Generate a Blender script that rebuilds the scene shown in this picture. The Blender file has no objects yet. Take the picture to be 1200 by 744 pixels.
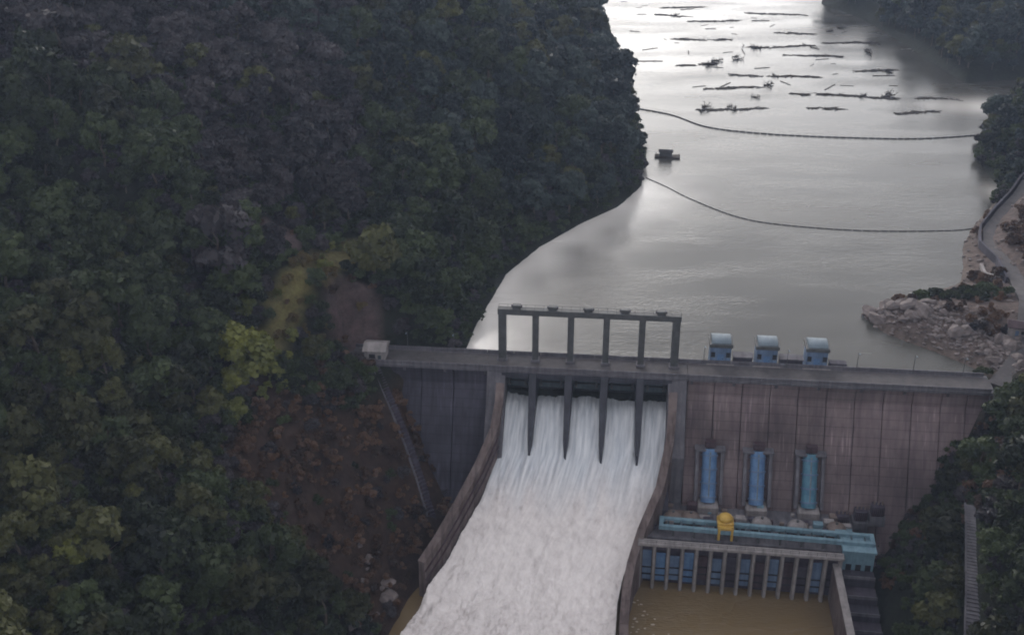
import bpy, bmesh, math, random
import numpy as np
from mathutils import Vector, Matrix, noise as mnoise

random.seed(7)
rng = np.random.default_rng(7)
R = math.radians
S = bpy.context.scene
COL = S.collection

# ------------------------------------------------------------------ camera, sky, sun, exposure
cam_d = bpy.data.cameras.new('camera')
cam_d.sensor_width = 36.0
cam_d.lens = 36.0 * 1388.0 / 1200.0
cam_d.clip_start = 1.0
cam_d.clip_end = 12000.0
cam = bpy.data.objects.new('camera', cam_d)
COL.objects.link(cam)
cam.location = (0, 0, 170)
cam.rotation_euler = (R(90 - 27), 0, 0)
S.camera = cam

SUN_EL, SUN_AZ = 20.0, -14.0        # degrees; azimuth from the viewing direction, negative = left
w = bpy.data.worlds.new('World'); S.world = w; w.use_nodes = True
nt = w.node_tree; nt.nodes.clear()
N = nt.nodes.new; L = nt.links.new
out = N('ShaderNodeOutputWorld'); bg = N('ShaderNodeBackground')
sky = N('ShaderNodeTexSky'); sky.sky_type = 'NISHITA'; sky.sun_disc = False
sky.sun_elevation = R(SUN_EL); sky.sun_rotation = R(SUN_AZ); sky.air_density = 1.0; sky.dust_density = 4.0; sky.ozone_density = 1.0
hs = N('ShaderNodeHueSaturation'); hs.inputs['Saturation'].default_value = 0.2
tc = N('ShaderNodeTexCoord'); mp = N('ShaderNodeMapping'); mp.inputs['Scale'].default_value = (1.2, 1.2, 3.0)
cn = N('ShaderNodeTexNoise'); cn.inputs['Scale'].default_value = 2.2; cn.inputs['Detail'].default_value = 7
mr = N('ShaderNodeMapRange'); mr.inputs['From Min'].default_value = 0.3; mr.inputs['From Max'].default_value = 0.7
mr.inputs['To Min'].default_value = 0.72; mr.inputs['To Max'].default_value = 1.2
mul = N('ShaderNodeVectorMath'); mul.operation = 'SCALE'
L(tc.outputs['Generated'], mp.inputs['Vector']); L(mp.outputs['Vector'], cn.inputs['Vector'])
L(cn.outputs['Fac'], mr.inputs['Value'])
sx = N('ShaderNodeSeparateXYZ'); L(tc.outputs['Generated'], sx.inputs[0])
ja = N('ShaderNodeMath'); ja.operation = 'MULTIPLY_ADD'; ja.inputs[1].default_value = .22; L(cn.outputs['Fac'], ja.inputs[0]); L(sx.outputs['Z'], ja.inputs[2])
me_ = N('ShaderNodeMapRange'); me_.interpolation_type = 'SMOOTHSTEP'; me_.inputs['From Min'].default_value = .28; me_.inputs['From Max'].default_value = .56
me_.inputs['To Min'].default_value = 1.6; me_.inputs['To Max'].default_value = .55; L(ja.outputs[0], me_.inputs['Value'])
mm = N('ShaderNodeMath'); mm.operation = 'MULTIPLY'; L(mr.outputs['Result'], mm.inputs[0]); L(me_.outputs['Result'], mm.inputs[1])
L(sky.outputs['Color'], hs.inputs['Color'])
L(hs.outputs['Color'], mul.inputs[0]); L(mm.outputs[0], mul.inputs['Scale'])
# overcast: a neutral cloud layer adds the same mottled light from every side
cl = N('ShaderNodeVectorMath'); cl.operation = 'SCALE'; cl.inputs[0].default_value = (2.95, 2.85, 2.95); L(mr.outputs['Result'], cl.inputs['Scale'])
dm = N('ShaderNodeVectorMath'); dm.operation = 'SCALE'; dm.inputs['Scale'].default_value = .72; L(mul.outputs['Vector'], dm.inputs[0])
av = N('ShaderNodeVectorMath'); av.operation = 'ADD'; L(dm.outputs['Vector'], av.inputs[0]); L(cl.outputs['Vector'], av.inputs[1])
L(av.outputs['Vector'], bg.inputs['Color']); bg.inputs['Strength'].default_value = 0.10
L(bg.outputs['Background'], out.inputs['Surface'])

sl = bpy.data.lights.new('sun', 'SUN'); sl.energy = 0.6; sl.angle = R(28); sl.color = (1.0, 0.93, 0.88)
so = bpy.data.objects.new('sun', sl); COL.objects.link(so)
sd = Vector((math.sin(R(SUN_AZ)) * math.cos(R(SUN_EL)), math.cos(R(SUN_AZ)) * math.cos(R(SUN_EL)), math.sin(R(SUN_EL))))
so.rotation_euler = sd.to_track_quat('Z', 'Y').to_euler()
so.location = (0, 0, 400)

S.view_settings.view_transform = 'Standard'; S.view_settings.look = 'None'
S.view_settings.exposure = 1.15; S.view_settings.gamma = 1.0
S.render.engine = 'CYCLES'
S.cycles.use_denoising = True
S.cycles.max_bounces = 5; S.cycles.diffuse_bounces = 2; S.cycles.glossy_bounces = 3
S.cycles.transmission_bounces = 2; S.cycles.volume_bounces = 0; S.cycles.transparent_max_bounces = 4
S.cycles.filter_width = 1.9

# ------------------------------------------------------------------ helpers
def tag(o, label=None, cat=None, group=None, kind=None):
    if label: o['label'] = label
    if cat: o['category'] = cat
    if group: o['group'] = group
    if kind: o['kind'] = kind
    return o

def empty(name, loc, rz=0.0):
    o = bpy.data.objects.new(name, None); COL.objects.link(o)
    o.empty_display_size = 1; o.location = loc; o.rotation_euler = (0, 0, rz)
    return o

def link_mesh(name, me, parent=None, loc=(0, 0, 0)):
    o = bpy.data.objects.new(name, me); COL.objects.link(o); o.location = loc
    if parent: o.parent = parent
    return o

class MB:
    """collects simple solids into one mesh"""
    def __init__(s): s.v = []; s.f = []
    def add(s, vs, fs):
        b = len(s.v); s.v += [tuple(p) for p in vs]; s.f += [tuple(b + i for i in f) for f in fs]; return s
    def box(s, x0, x1, y0, y1, z0, z1):
        return s.add([(x0,y0,z0),(x1,y0,z0),(x1,y1,z0),(x0,y1,z0),(x0,y0,z1),(x1,y0,z1),(x1,y1,z1),(x0,y1,z1)],
                     [(0,3,2,1),(4,5,6,7),(0,1,5,4),(1,2,6,5),(2,3,7,6),(3,0,4,7)])
    def prism(s, prof, x0, x1):                       # profile in (y,z), extruded along x
        n = len(prof)
        vs = [(x0, a, b) for a, b in prof] + [(x1, a, b) for a, b in prof]
        return s.add(vs, [tuple(range(n))[::-1], tuple(range(n, 2*n))] + [(i, (i+1) % n, n+(i+1) % n, n+i) for i in range(n)])
    def slab(s, poly, z0, z1):                        # polygon in (x,y), extruded along z
        n = len(poly)
        vs = [(a, b, z0) for a, b in poly] + [(a, b, z1) for a, b in poly]
        return s.add(vs, [tuple(range(n))[::-1], tuple(range(n, 2*n))] + [(i, (i+1) % n, n+(i+1) % n, n+i) for i in range(n)])
    def bar(s, p, q, r, n=6, r2=None, cap=True):
        p = Vector(p); q = Vector(q); d = (q - p)
        if d.length < 1e-6: return s
        d.normalize(); a = d.orthogonal().normalized(); b = d.cross(a); r2 = r if r2 is None else r2
        vs = [p + (a*math.cos(2*math.pi*i/n) + b*math.sin(2*math.pi*i/n))*r for i in range(n)]
        vs += [q + (a*math.cos(2*math.pi*i/n) + b*math.sin(2*math.pi*i/n))*r2 for i in range(n)]
        fs = [(i, (i+1) % n, n+(i+1) % n, n+i) for i in range(n)]
        if cap: fs += [tuple(range(n))[::-1], tuple(range(n, 2*n))]
        return s.add(vs, fs)
    def lathe(s, prof, c, n=20):                      # profile (r,z) around vertical axis at c
        vs = []
        for r, z in prof:
            for i in range(n):
                t = 2*math.pi*i/n; vs.append((c[0]+r*math.cos(t), c[1]+r*math.sin(t), c[2]+z))
        fs = [(k*n+i, k*n+(i+1) % n, (k+1)*n+(i+1) % n, (k+1)*n+i) for k in range(len(prof)-1) for i in range(n)]
        fs += [tuple(range(n))[::-1], tuple(range((len(prof)-1)*n, len(prof)*n))]
        return s.add(vs, fs)
    def build(s, name, mat, parent=None, bevel=0.0, smooth=False, loc=(0,0,0)):
        me = bpy.data.meshes.new(name); me.from_pydata(s.v, [], s.f)
        bm = bmesh.new(); bm.from_mesh(me); bmesh.ops.recalc_face_normals(bm, faces=bm.faces)
        if bevel > 0:
            bmesh.ops.bevel(bm, geom=bm.edges[:], offset=bevel, segments=1, affect='EDGES', clamp_overlap=True)
        bm.to_mesh(me); bm.free()
        if mat: me.materials.append(mat)
        if smooth:
            for p in me.polygons: p.use_smooth = True
        return link_mesh(name, me, parent, loc)

def grid_mesh(name, P, mat, smooth=True):
    """P: (n,m,3) array"""
    n, m = P.shape[:2]
    idx = np.arange(n*m).reshape(n, m)
    q = np.stack([idx[:-1,:-1], idx[1:,:-1], idx[1:,1:], idx[:-1,1:]], -1).reshape(-1, 4)
    me = bpy.data.meshes.new(name)
    me.vertices.add(n*m); me.vertices.foreach_set('co', P.reshape(-1).astype(np.float32))
    me.loops.add(q.size); me.loops.foreach_set('vertex_index', q.reshape(-1).astype(np.int32))
    me.polygons.add(len(q)); me.polygons.foreach_set('loop_start', (np.arange(len(q))*4).astype(np.int32))
    me.update(calc_edges=True); me.validate()
    if smooth: me.polygons.foreach_set('use_smooth', np.ones(len(q), bool))
    me.materials.append(mat)
    return me

def quads_mesh(name, V, mat):
    """V: (k,4,3) separate quads"""
    k = len(V)
    me = bpy.data.meshes.new(name)
    me.vertices.add(k*4); me.vertices.foreach_set('co', V.reshape(-1).astype(np.float32))
    me.loops.add(k*4); me.loops.foreach_set('vertex_index', np.arange(k*4, dtype=np.int32))
    me.polygons.add(k); me.polygons.foreach_set('loop_start', (np.arange(k)*4).astype(np.int32))
    me.update(calc_edges=True)
    me.materials.append(mat)
    return me

# value noise in numpy
_T = np.random.default_rng(3).random((256, 256))
def vnoise(x, y, s, ox=0.0, oy=0.0):
    x = np.asarray(x, float)/s + 37.3 + ox; y = np.asarray(y, float)/s + 51.7 + oy
    xi = np.floor(x).astype(int); yi = np.floor(y).astype(int); fx = x-xi; fy = y-yi
    fx = fx*fx*(3-2*fx); fy = fy*fy*(3-2*fy)
    t = lambda a, b: _T[a % 256, b % 256]
    return (t(xi,yi)*(1-fx)+t(xi+1,yi)*fx)*(1-fy)+(t(xi,yi+1)*(1-fx)+t(xi+1,yi+1)*fx)*fy - 0.5
def sstep(a, b, x):
    t = np.clip((x-a)/(b-a), 0, 1); return t*t*(3-2*t)

# ------------------------------------------------------------------ materials
def mat_new(name):
    m = bpy.data.materials.new(name); m.use_nodes = True
    nt = m.node_tree; b = nt.nodes['Principled BSDF']
    return m, nt, b

def surf(name, c1, c2, scale=0.5, rough=0.85, streak=0.0, bump=0.15, bscale=None, metallic=0.0, c3=None, spec=0.3, lift=False):
    """two-tone weathered surface in object space; streak stretches the pattern down the face"""
    m, nt, b = mat_new(name); N = nt.nodes.new; L = nt.links.new
    tc = N('ShaderNodeTexCoord'); mp = N('ShaderNodeMapping'); L(tc.outputs['Object'], mp.inputs['Vector'])
    n1 = N('ShaderNodeTexNoise'); n1.inputs['Scale'].default_value = scale; n1.inputs['Detail'].default_value = 8; n1.inputs['Roughness'].default_value = 0.65
    L(mp.outputs['Vector'], n1.inputs['Vector'])
    cr = N('ShaderNodeValToRGB'); cr.color_ramp.elements[0].position = 0.33; cr.color_ramp.elements[1].position = 0.68
    cr.color_ramp.elements[0].color = (*c1, 1); cr.color_ramp.elements[1].color = (*c2, 1)
    L(n1.outputs['Fac'], cr.inputs['Fac']); col = cr.outputs['Color']
    if streak > 0:
        mp2 = N('ShaderNodeMapping'); mp2.inputs['Scale'].default_value = (1, 0.25, 0.07); L(tc.outputs['Object'], mp2.inputs['Vector'])
        n2 = N('ShaderNodeTexNoise'); n2.inputs['Scale'].default_value = 0.9; n2.inputs['Detail'].default_value = 6; L(mp2.outputs['Vector'], n2.inputs['Vector'])
        r2 = N('ShaderNodeMapRange'); r2.inputs['From Min'].default_value = 0.42; r2.inputs['From Max'].default_value = 0.66
        r2.inputs['To Min'].default_value = 0; r2.inputs['To Max'].default_value = streak; L(n2.outputs['Fac'], r2.inputs['Value'])
        mx = N('ShaderNodeMix'); mx.data_type = 'RGBA'; L(r2.outputs['Result'], mx.inputs['Factor']); L(col, mx.inputs['A'])
        mx.inputs['B'].default_value = (*(c3 or tuple(x*0.4 for x in c1)), 1); col = mx.outputs['Result']
    if lift:
        sp = N('ShaderNodeSeparateXYZ'); L(tc.outputs['Object'], sp.inputs[0])
        jz = N('ShaderNodeMath'); jz.operation = 'MULTIPLY_ADD'; jz.inputs[1].default_value = .25; L(n1.outputs['Fac'], jz.inputs[0]); L(sp.outputs['Z'], jz.inputs[2])
        md = N('ShaderNodeMath'); md.operation = 'PINGPONG'; md.inputs[1].default_value = 1.25; L(jz.outputs[0], md.inputs[0])
        lm = N('ShaderNodeMapRange'); lm.inputs['From Min'].default_value = 0; lm.inputs['From Max'].default_value = .16; lm.inputs['To Min'].default_value = .62; lm.inputs['To Max'].default_value = 1; L(md.outputs[0], lm.inputs['Value'])
        n5 = N('ShaderNodeTexNoise'); n5.inputs['Scale'].default_value = .045; n5.inputs['Detail'].default_value = 5; L(tc.outputs['Object'], n5.inputs['Vector'])
        lm2 = N('ShaderNodeMapRange'); lm2.inputs['From Min'].default_value = .35; lm2.inputs['From Max'].default_value = .65; lm2.inputs['To Min'].default_value = .65; lm2.inputs['To Max'].default_value = 1.35; L(n5.outputs['Fac'], lm2.inputs['Value'])
        ml = N('ShaderNodeMath'); ml.operation = 'MULTIPLY'; L(lm.outputs[0], ml.inputs[0]); L(lm2.outputs[0], ml.inputs[1])
        mp6 = N('ShaderNodeMapping'); mp6.inputs['Scale'].default_value = (1.6, .3, .045); L(tc.outputs['Object'], mp6.inputs['Vector'])
        n6 = N('ShaderNodeTexNoise'); n6.inputs['Scale'].default_value = .8; n6.inputs['Detail'].default_value = 4; L(mp6.outputs['Vector'], n6.inputs['Vector'])
        l6 = N('ShaderNodeMapRange'); l6.inputs['From Min'].default_value = .60; l6.inputs['From Max'].default_value = .72; l6.inputs['To Min'].default_value = 1; l6.inputs['To Max'].default_value = 1.7; L(n6.outputs['Fac'], l6.inputs['Value'])
        m7 = N('ShaderNodeMath'); m7.operation = 'MULTIPLY'; L(ml.outputs[0], m7.inputs[0]); L(l6.outputs[0], m7.inputs[1])
        vs_ = N('ShaderNodeVectorMath'); vs_.operation = 'SCALE'; L(col, vs_.inputs[0]); L(m7.outputs[0], vs_.inputs['Scale']); col = vs_.outputs['Vector']
    L(col, b.inputs['Base Color'])
    b.inputs['Roughness'].default_value = rough; b.inputs['Metallic'].default_value = metallic
    b.inputs['Specular IOR Level'].default_value = spec
    if bump > 0:
        n3 = N('ShaderNodeTexNoise'); n3.inputs['Scale'].default_value = bscale or scale*4; n3.inputs['Detail'].default_value = 6
        L(tc.outputs['Object'], n3.inputs['Vector'])
        bp = N('ShaderNodeBump'); bp.inputs['Strength'].default_value = bump; bp.inputs['Distance'].default_value = 0.3
        L(n3.outputs['Fac'], bp.inputs['Height']); L(bp.outputs['Normal'], b.inputs['Normal'])
    return m

M = {}
M['conc_dark'] = surf('dark_streaked_concrete', (.034,.032,.046), (.056,.053,.072), .12, streak=.5, lift=True)  # darker tone than the brown blocks, streaked down the face
M['pier'] = surf('near_black_concrete', (.022,.024,.035), (.05,.052,.07), .3, rough=.5, streak=.4)  # near-black tone shared by the inner piers and bridge beams
M['conc_brown'] = surf('brown_weathered_concrete', (.118,.090,.096), (.185,.145,.150), .10, streak=.5, c3=(.070,.052,.064), lift=True)
M['conc_grey'] = surf('grey_concrete', (.085,.082,.098), (.15,.145,.165), .3, streak=.45)
M['conc_pale'] = surf('pale_concrete', (.20,.185,.19), (.32,.30,.30), .4, streak=.35)
M['conc_pink'] = surf('pinkish_brown_concrete', (.10,.078,.076), (.19,.152,.148), .25, streak=.7, c3=(.045,.03,.03))
M['frame'] = surf('dark_grey_steelwork', (.055,.058,.062), (.095,.10,.105), .6, rough=.6)
M['black'] = surf('blackened_steel', (.010,.010,.014), (.024,.024,.03), .8, rough=.55)
M['gate'] = surf('dark_teal_gate_steel', (.035,.06,.075), (.07,.10,.12), .5, rough=.5, streak=.5)
M['teal'] = surf('teal_painted_steel', (.12,.21,.27), (.20,.32,.39), .4, rough=.5, streak=.4, c3=(.06,.10,.12))
M['blue'] = surf('blue_painted_steel', (.07,.15,.31), (.14,.26,.45), .4, rough=.5, streak=.35, c3=(.05,.07,.13))
M['blue_grey'] = surf('blue_grey_painted_wall', (.10,.155,.26), (.16,.235,.36), .4, rough=.7, streak=.4)
M['teal_blue'] = surf('teal_blue_painted_steel', (.06,.16,.25), (.11,.26,.35), .4, rough=.5, streak=.35, c3=(.04,.08,.12))
M['white'] = surf('pale_painted_roof', (.11,.15,.19), (.18,.225,.26), .6, rough=.6, streak=.3)
M['yellow'] = surf('yellow_painted_steel', (.42,.27,.05), (.62,.42,.11), .7, rough=.45, streak=.3, c3=(.3,.15,.03))
M['dome'] = surf('brownish_generator_cover', (.12,.095,.085), (.20,.16,.145), .7, rough=.7, streak=.3)
M['maroon'] = surf('dull_maroon_steel', (.045,.028,.036), (.08,.052,.062), .6, rough=.65, streak=.4)
M['purple'] = surf('dark_purple_grey_plaster', (.040,.034,.052), (.075,.065,.085), .5, rough=.8, streak=.4)  # dull purple-grey tone for gates, tanks, lintels and steps
M['rock'] = surf('pinkish_grey_rock', (.070,.060,.060), (.23,.198,.195), .35, rough=.9, bump=.6, bscale=.8)
M['wood'] = surf('wet_dark_driftwood', (.02,.016,.014), (.06,.05,.045), .8, rough=.8)
M['bark'] = surf('grey_brown_bark', (.07,.055,.045), (.13,.11,.09), 1.0, rough=.9)
M['asphalt'] = surf('worn_asphalt', (.05,.046,.05), (.085,.08,.085), .4, rough=.85)
M['foam_scum'] = surf('pale_brown_foam', (.35,.30,.25), (.55,.50,.44), 2.0, rough=.9)
M['float'] = surf('dark_boom_float', (.045,.05,.055), (.09,.09,.10), .6, rough=.5)

def leaf_mat(name, c_dark, c_light, transl=0.12):
    m, nt, b = mat_new(name); N = nt.nodes.new; L = nt.links.new
    oi = N('ShaderNodeObjectInfo'); tc = N('ShaderNodeTexCoord')
    n1 = N('ShaderNodeTexNoise'); n1.inputs['Scale'].default_value = .9; n1.inputs['Detail'].default_value = 4; L(tc.outputs['Object'], n1.inputs['Vector'])
    ad = N('ShaderNodeMath'); ad.operation = 'MULTIPLY_ADD'; ad.inputs[1].default_value = .95; L(oi.outputs['Random'], ad.inputs[0])
    m2 = N('ShaderNodeMath'); m2.operation = 'MULTIPLY_ADD'; m2.inputs[1].default_value = 1.1; m2.inputs[2].default_value = -.52; L(n1.outputs['Fac'], m2.inputs[0])
    L(m2.outputs[0], ad.inputs[2])
    mx = N('ShaderNodeMix'); mx.data_type = 'RGBA'; mx.clamp_factor = True; L(ad.outputs[0], mx.inputs['Factor'])
    mx.inputs['A'].default_value = (*c_dark, 1); mx.inputs['B'].default_value = (*c_light, 1)
    L(mx.outputs['Result'], b.inputs['Base Color']); b.inputs['Roughness'].default_value = .65; b.inputs['Specular IOR Level'].default_value = .25
    tr = N('ShaderNodeBsdfTranslucent'); L(mx.outputs['Result'], tr.inputs['Color'])
    ms = N('ShaderNodeMixShader'); ms.inputs[0].default_value = transl
    o = nt.nodes['Material Output']; L(b.outputs[0], ms.inputs[1]); L(tr.outputs[0], ms.inputs[2]); L(ms.outputs[0], o.inputs['Surface'])
    return m
LEAF = {
 'green': leaf_mat('dark_green_leaves', (0.0051,0.0089,0.0049), (0.0485,0.0671,0.0243)),
 'olive': leaf_mat('olive_leaves', (0.0086,0.0112,0.0048), (0.0794,0.0835,0.0293)),
 'violet': leaf_mat('dull_purplish_leaves', (0.0113,0.0101,0.0131), (0.0576,0.0503,0.0558)),
 'bluish': leaf_mat('haze_tinted_leaves', (0.0072,0.0126,0.0125), (0.0409,0.0586,0.0511)),  # bluish, lifted tone: distance haze painted into the far crowns
 'bright': leaf_mat('yellow_green_leaves', (.050,.062,.018), (.17,.18,.045)),
 'brown': leaf_mat('reddish_brown_leaves', (.026,.015,.011), (.135,.080,.052)),
 'ochre': leaf_mat('ochre_yellow_leaves', (0.0527,0.0403,0.0136), (0.1178,0.0868,0.0310)),
}

# ------------------------------------------------------------------ terrain
# dam frame: x along the crest to the right, y upstream, z up; spillway's left end at the origin
O = np.array([-3.8, 305.9]); A = R(5.6); CA, SA = math.cos(A), math.sin(A)
def to_w(x, y): return (O[0] + x*CA + y*SA, O[1] - x*SA + y*CA)
def to_l(X, Y):
    dx, dy = X-O[0], Y-O[1]; return dx*CA - dy*SA, dx*SA + dy*CA

RES_POLY = [(-13,300),(-15,312),(-12,332),(-2,373),(10,396),(26,418),(42,436),(53,458),(58,496),(60,535),(61,623),(54,707),(50,814),(58,1010),(60,1500),
            (340,1500),(268,1010),(207,801),(222,763),(230,697),(234,649),(238,612),(300,624),(420,668),(436,632),(300,588),(252,570),
            (218,530),(202,490),(200,455),(189,436),(175,416),(164,396),(158,378),(153,366),(140,357),(125,349),(113,341),(117,328),(129,316),(137,306),(136,290)]
_dl = [(-3,2),(-3,-12),(-5,-22),(-11,-33),(-19,-47),(-21.5,-60),(-25,-80)]
_dr = [(101,-75),(103,-55),(106,-40),(109,-28),(111,-12),(110,2)]
RIV_POLY = [to_w(*p) for p in _dl] + [(-60,140),(-75,0),(-90,-400),(60,-400),(75,0),(80,140)] + [to_w(*p) for p in _dr]

def sdist(X, Y, poly):
    """distance to a polygon's outline, negative inside"""
    d = np.full(X.shape, 1e9); ins = np.zeros(X.shape, bool)
    n = len(poly)
    for i in range(n):
        x0, y0 = poly[i]; x1, y1 = poly[(i+1) % n]
        ex, ey = x1-x0, y1-y0
        t = np.clip(((X-x0)*ex+(Y-y0)*ey)/(ex*ex+ey*ey), 0, 1)
        d = np.minimum(d, np.hypot(X-x0-t*ex, Y-y0-t*ey))
        c = ((y0 > Y) != (y1 > Y)) & (X < (x1-x0)*(Y-y0)/((y1-y0) if y1 != y0 else 1e-9)+x0)
        ins ^= c
    return np.where(ins, -d, d)

def height(X, Y):
    X = np.asarray(X, float); Y = np.asarray(Y, float)
    wob = 5*vnoise(X, Y, 22) + 3*vnoise(X, Y, 9, 5)
    dU = sdist(X, Y, RES_POLY); dD = sdist(X, Y, RIV_POLY)
    lx, ly = to_l(X, Y)
    near_dam = np.exp(-(np.maximum(0, np.abs(ly+10)-25)/40)**2)
    dUw = dU + wob*sstep(3, 25, dU)*(1-near_dam); dDw = dD + wob*sstep(3, 25, dD)
    big = 26*vnoise(X, Y, 120, 9) + 13*vnoise(X, Y, 48, 2) + 5*vnoise(X, Y, 17, 4)
    gentle = sstep(100, 150, X)*(1-sstep(350, 470, Y))      # the cleared bench by the right abutment
    sU = .52 - .30*gentle
    hU = np.where(dU < 0, -3 + np.maximum(dU*.6, -26), -3 + np.minimum(dUw, 14)*(.8-.5*gentle) + np.maximum(0, dUw-14)*sU)
    hD = np.where(dD < 0, -51.5 - np.minimum(-dD*.3, 4), -51.5 + np.minimum(dDw, 35)*1.45 + np.maximum(0, dDw-35)*.60)
    wgt = sstep(-9, 3, ly)
    h = hD*(1-wgt) + hU*wgt
    dl = np.minimum(np.abs(dU), np.abs(dD))
    amp = sstep(18, 90, np.minimum(np.where(dU < 0, 0, dU), np.where(dD < 0, 0, dD)))*(1-.8*gentle)
    h = h + big*amp
    low = sstep(195, 225, X)*sstep(560, 600, Y)
    h = np.where(h > 2, 2+(h-2)*(1-.62*low), h)
    end = (1-sstep(5.5, 11, np.abs(ly)))*sstep(-52, -44, lx)*(1-sstep(-2, 2, lx)) + (1-sstep(5.5, 11, np.abs(ly)))*sstep(52, 56, lx)*(1-sstep(141, 145, lx))
    h = h + end*np.minimum(0, -.9-h)
    return np.where(h > 60, 60 + 78*np.tanh((h-60)/95), h)

def slope_zone(X, Y):
    """1 on the brown cleared slope left of the spillway"""
    lx, ly = to_l(X, Y)
    n = 8*vnoise(X, Y, 14, 7)
    a = sstep(0, 6, -lx-8+n*.2)*sstep(0, 10, 68+lx+n)        # x from -75 to -8
    b = sstep(0, 10, 1-24*sstep(25, 46, -lx)-ly+n*.6)*sstep(0, 10, ly+72+n)
    return a*b
def track_zone(X, Y):
    pts = [(-70, 292), (-66.5, 304), (-56, 322), (-43, 346)]
    d = np.full(np.shape(X), 1e9)
    for (x0,y0),(x1,y1) in zip(pts[:-1], pts[1:]):
        ex, ey = x1-x0, y1-y0
        t = np.clip(((X-x0)*ex+(Y-y0)*ey)/(ex*ex+ey*ey), 0, 1)
        d = np.minimum(d, np.hypot(X-x0-t*ex, Y-y0-t*ey))
    return 1-sstep(3.0, 5.5, d + 4*vnoise(X, Y, 5))
def bare_zone(X, Y):
    g = lambda cx, cy, r: 1-sstep(r*.6, r*1.2, np.hypot(X-cx, Y-cy)+r*.9*vnoise(X, Y, r*.7))
    return np.maximum(g(-46, 314, 8)*.9, g(-69, 325, 8)*.9)
def right_bench(X, Y):
    d = sdist(X, Y, [(105,350),(118,322),(134,302),(146,300),(160,315),(180,345),(196,395),(205,425),(186,430),(160,400),(150,372)])
    return 1-sstep(-2, 5, d+5*vnoise(X, Y, 9))

def axis(a, b, step, far, grow=1.18):
    c = list(np.arange(a, b+.1, step)); s = step
    lo = [a]; hi = [c[-1]]; s1 = step
    while hi[-1] < far:
        s1 *= grow; hi.append(hi[-1]+s1)
    s1 = step
    while lo[-1] > -far:
        s1 *= grow; lo.append(lo[-1]-s1)
    return np.array(lo[1:][::-1] + c + hi[1:])
gx = axis(-260, 330, 3.0, 4200); gy = axis(120, 700, 3.0, 4200)
GX, GY = np.meshgrid(gx, gy, indexing='ij')
GZ = height(GX, GY)

tm, ntt, tb = mat_new('forest_floor_soil_and_rock')
_N = ntt.nodes.new; _L = ntt.links.new
at = _N('ShaderNodeAttribute'); at.attribute_name = 'cover'
tcn = _N('ShaderNodeTexCoord'); tn = _N('ShaderNodeTexNoise'); tn.inputs['Scale'].default_value = .35; tn.inputs['Detail'].default_value = 9; tn.inputs['Roughness'].default_value = .7
_L(tcn.outputs['Object'], tn.inputs['Vector'])
tr_ = _N('ShaderNodeMapRange'); tr_.inputs['From Min'].default_value = .3; tr_.inputs['From Max'].default_value = .7; tr_.inputs['To Min'].default_value = .45; tr_.inputs['To Max'].default_value = 1.5
_L(tn.outputs['Fac'], tr_.inputs['Value'])
vm = _N('ShaderNodeVectorMath'); vm.operation = 'SCALE'; _L(at.outputs['Color'], vm.inputs[0]); _L(tr_.outputs['Result'], vm.inputs['Scale'])
_L(vm.outputs['Vector'], tb.inputs['Base Color']); tb.inputs['Roughness'].default_value = .95; tb.inputs['Specular IOR Level'].default_value = .15
bp = _N('ShaderNodeBump'); bp.inputs['Strength'].default_value = .8; bp.inputs['Distance'].default_value = 1.2; _L(tn.outputs['Fac'], bp.inputs['Height']); _L(bp.outputs['Normal'], tb.inputs['Normal'])

tme = grid_mesh('terrain', np.stack([GX, GY, GZ], -1), tm)
cov = np.zeros(GX.shape+(4,)); cov[..., 3] = 1
cov[..., :3] = (.014, .017, .011)
def mixin(c, wgt):
    for k in range(3): cov[..., k] = cov[..., k]*(1-wgt) + c[k]*wgt
mixin((.040,.026,.020), slope_zone(GX, GY)); mixin((.125,.112,.046), track_zone(GX, GY)); mixin((.085,.06,.06), bare_zone(GX, GY))
mixin((.095,.075,.070), right_bench(GX, GY))
dW = np.minimum(np.abs(sdist(GX, GY, RES_POLY)), 99)
mixin((.11,.09,.08), (1-sstep(1.0, 4.5, dW))*.8*((GX > 100) & (GY < 450)))
ca = tme.color_attributes.new('cover', 'FLOAT_COLOR', 'POINT'); ca.data.foreach_set('color', cov.reshape(-1).astype(np.float32))
terrain = link_mesh('terrain', tme); tag(terrain, kind='structure')

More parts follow.
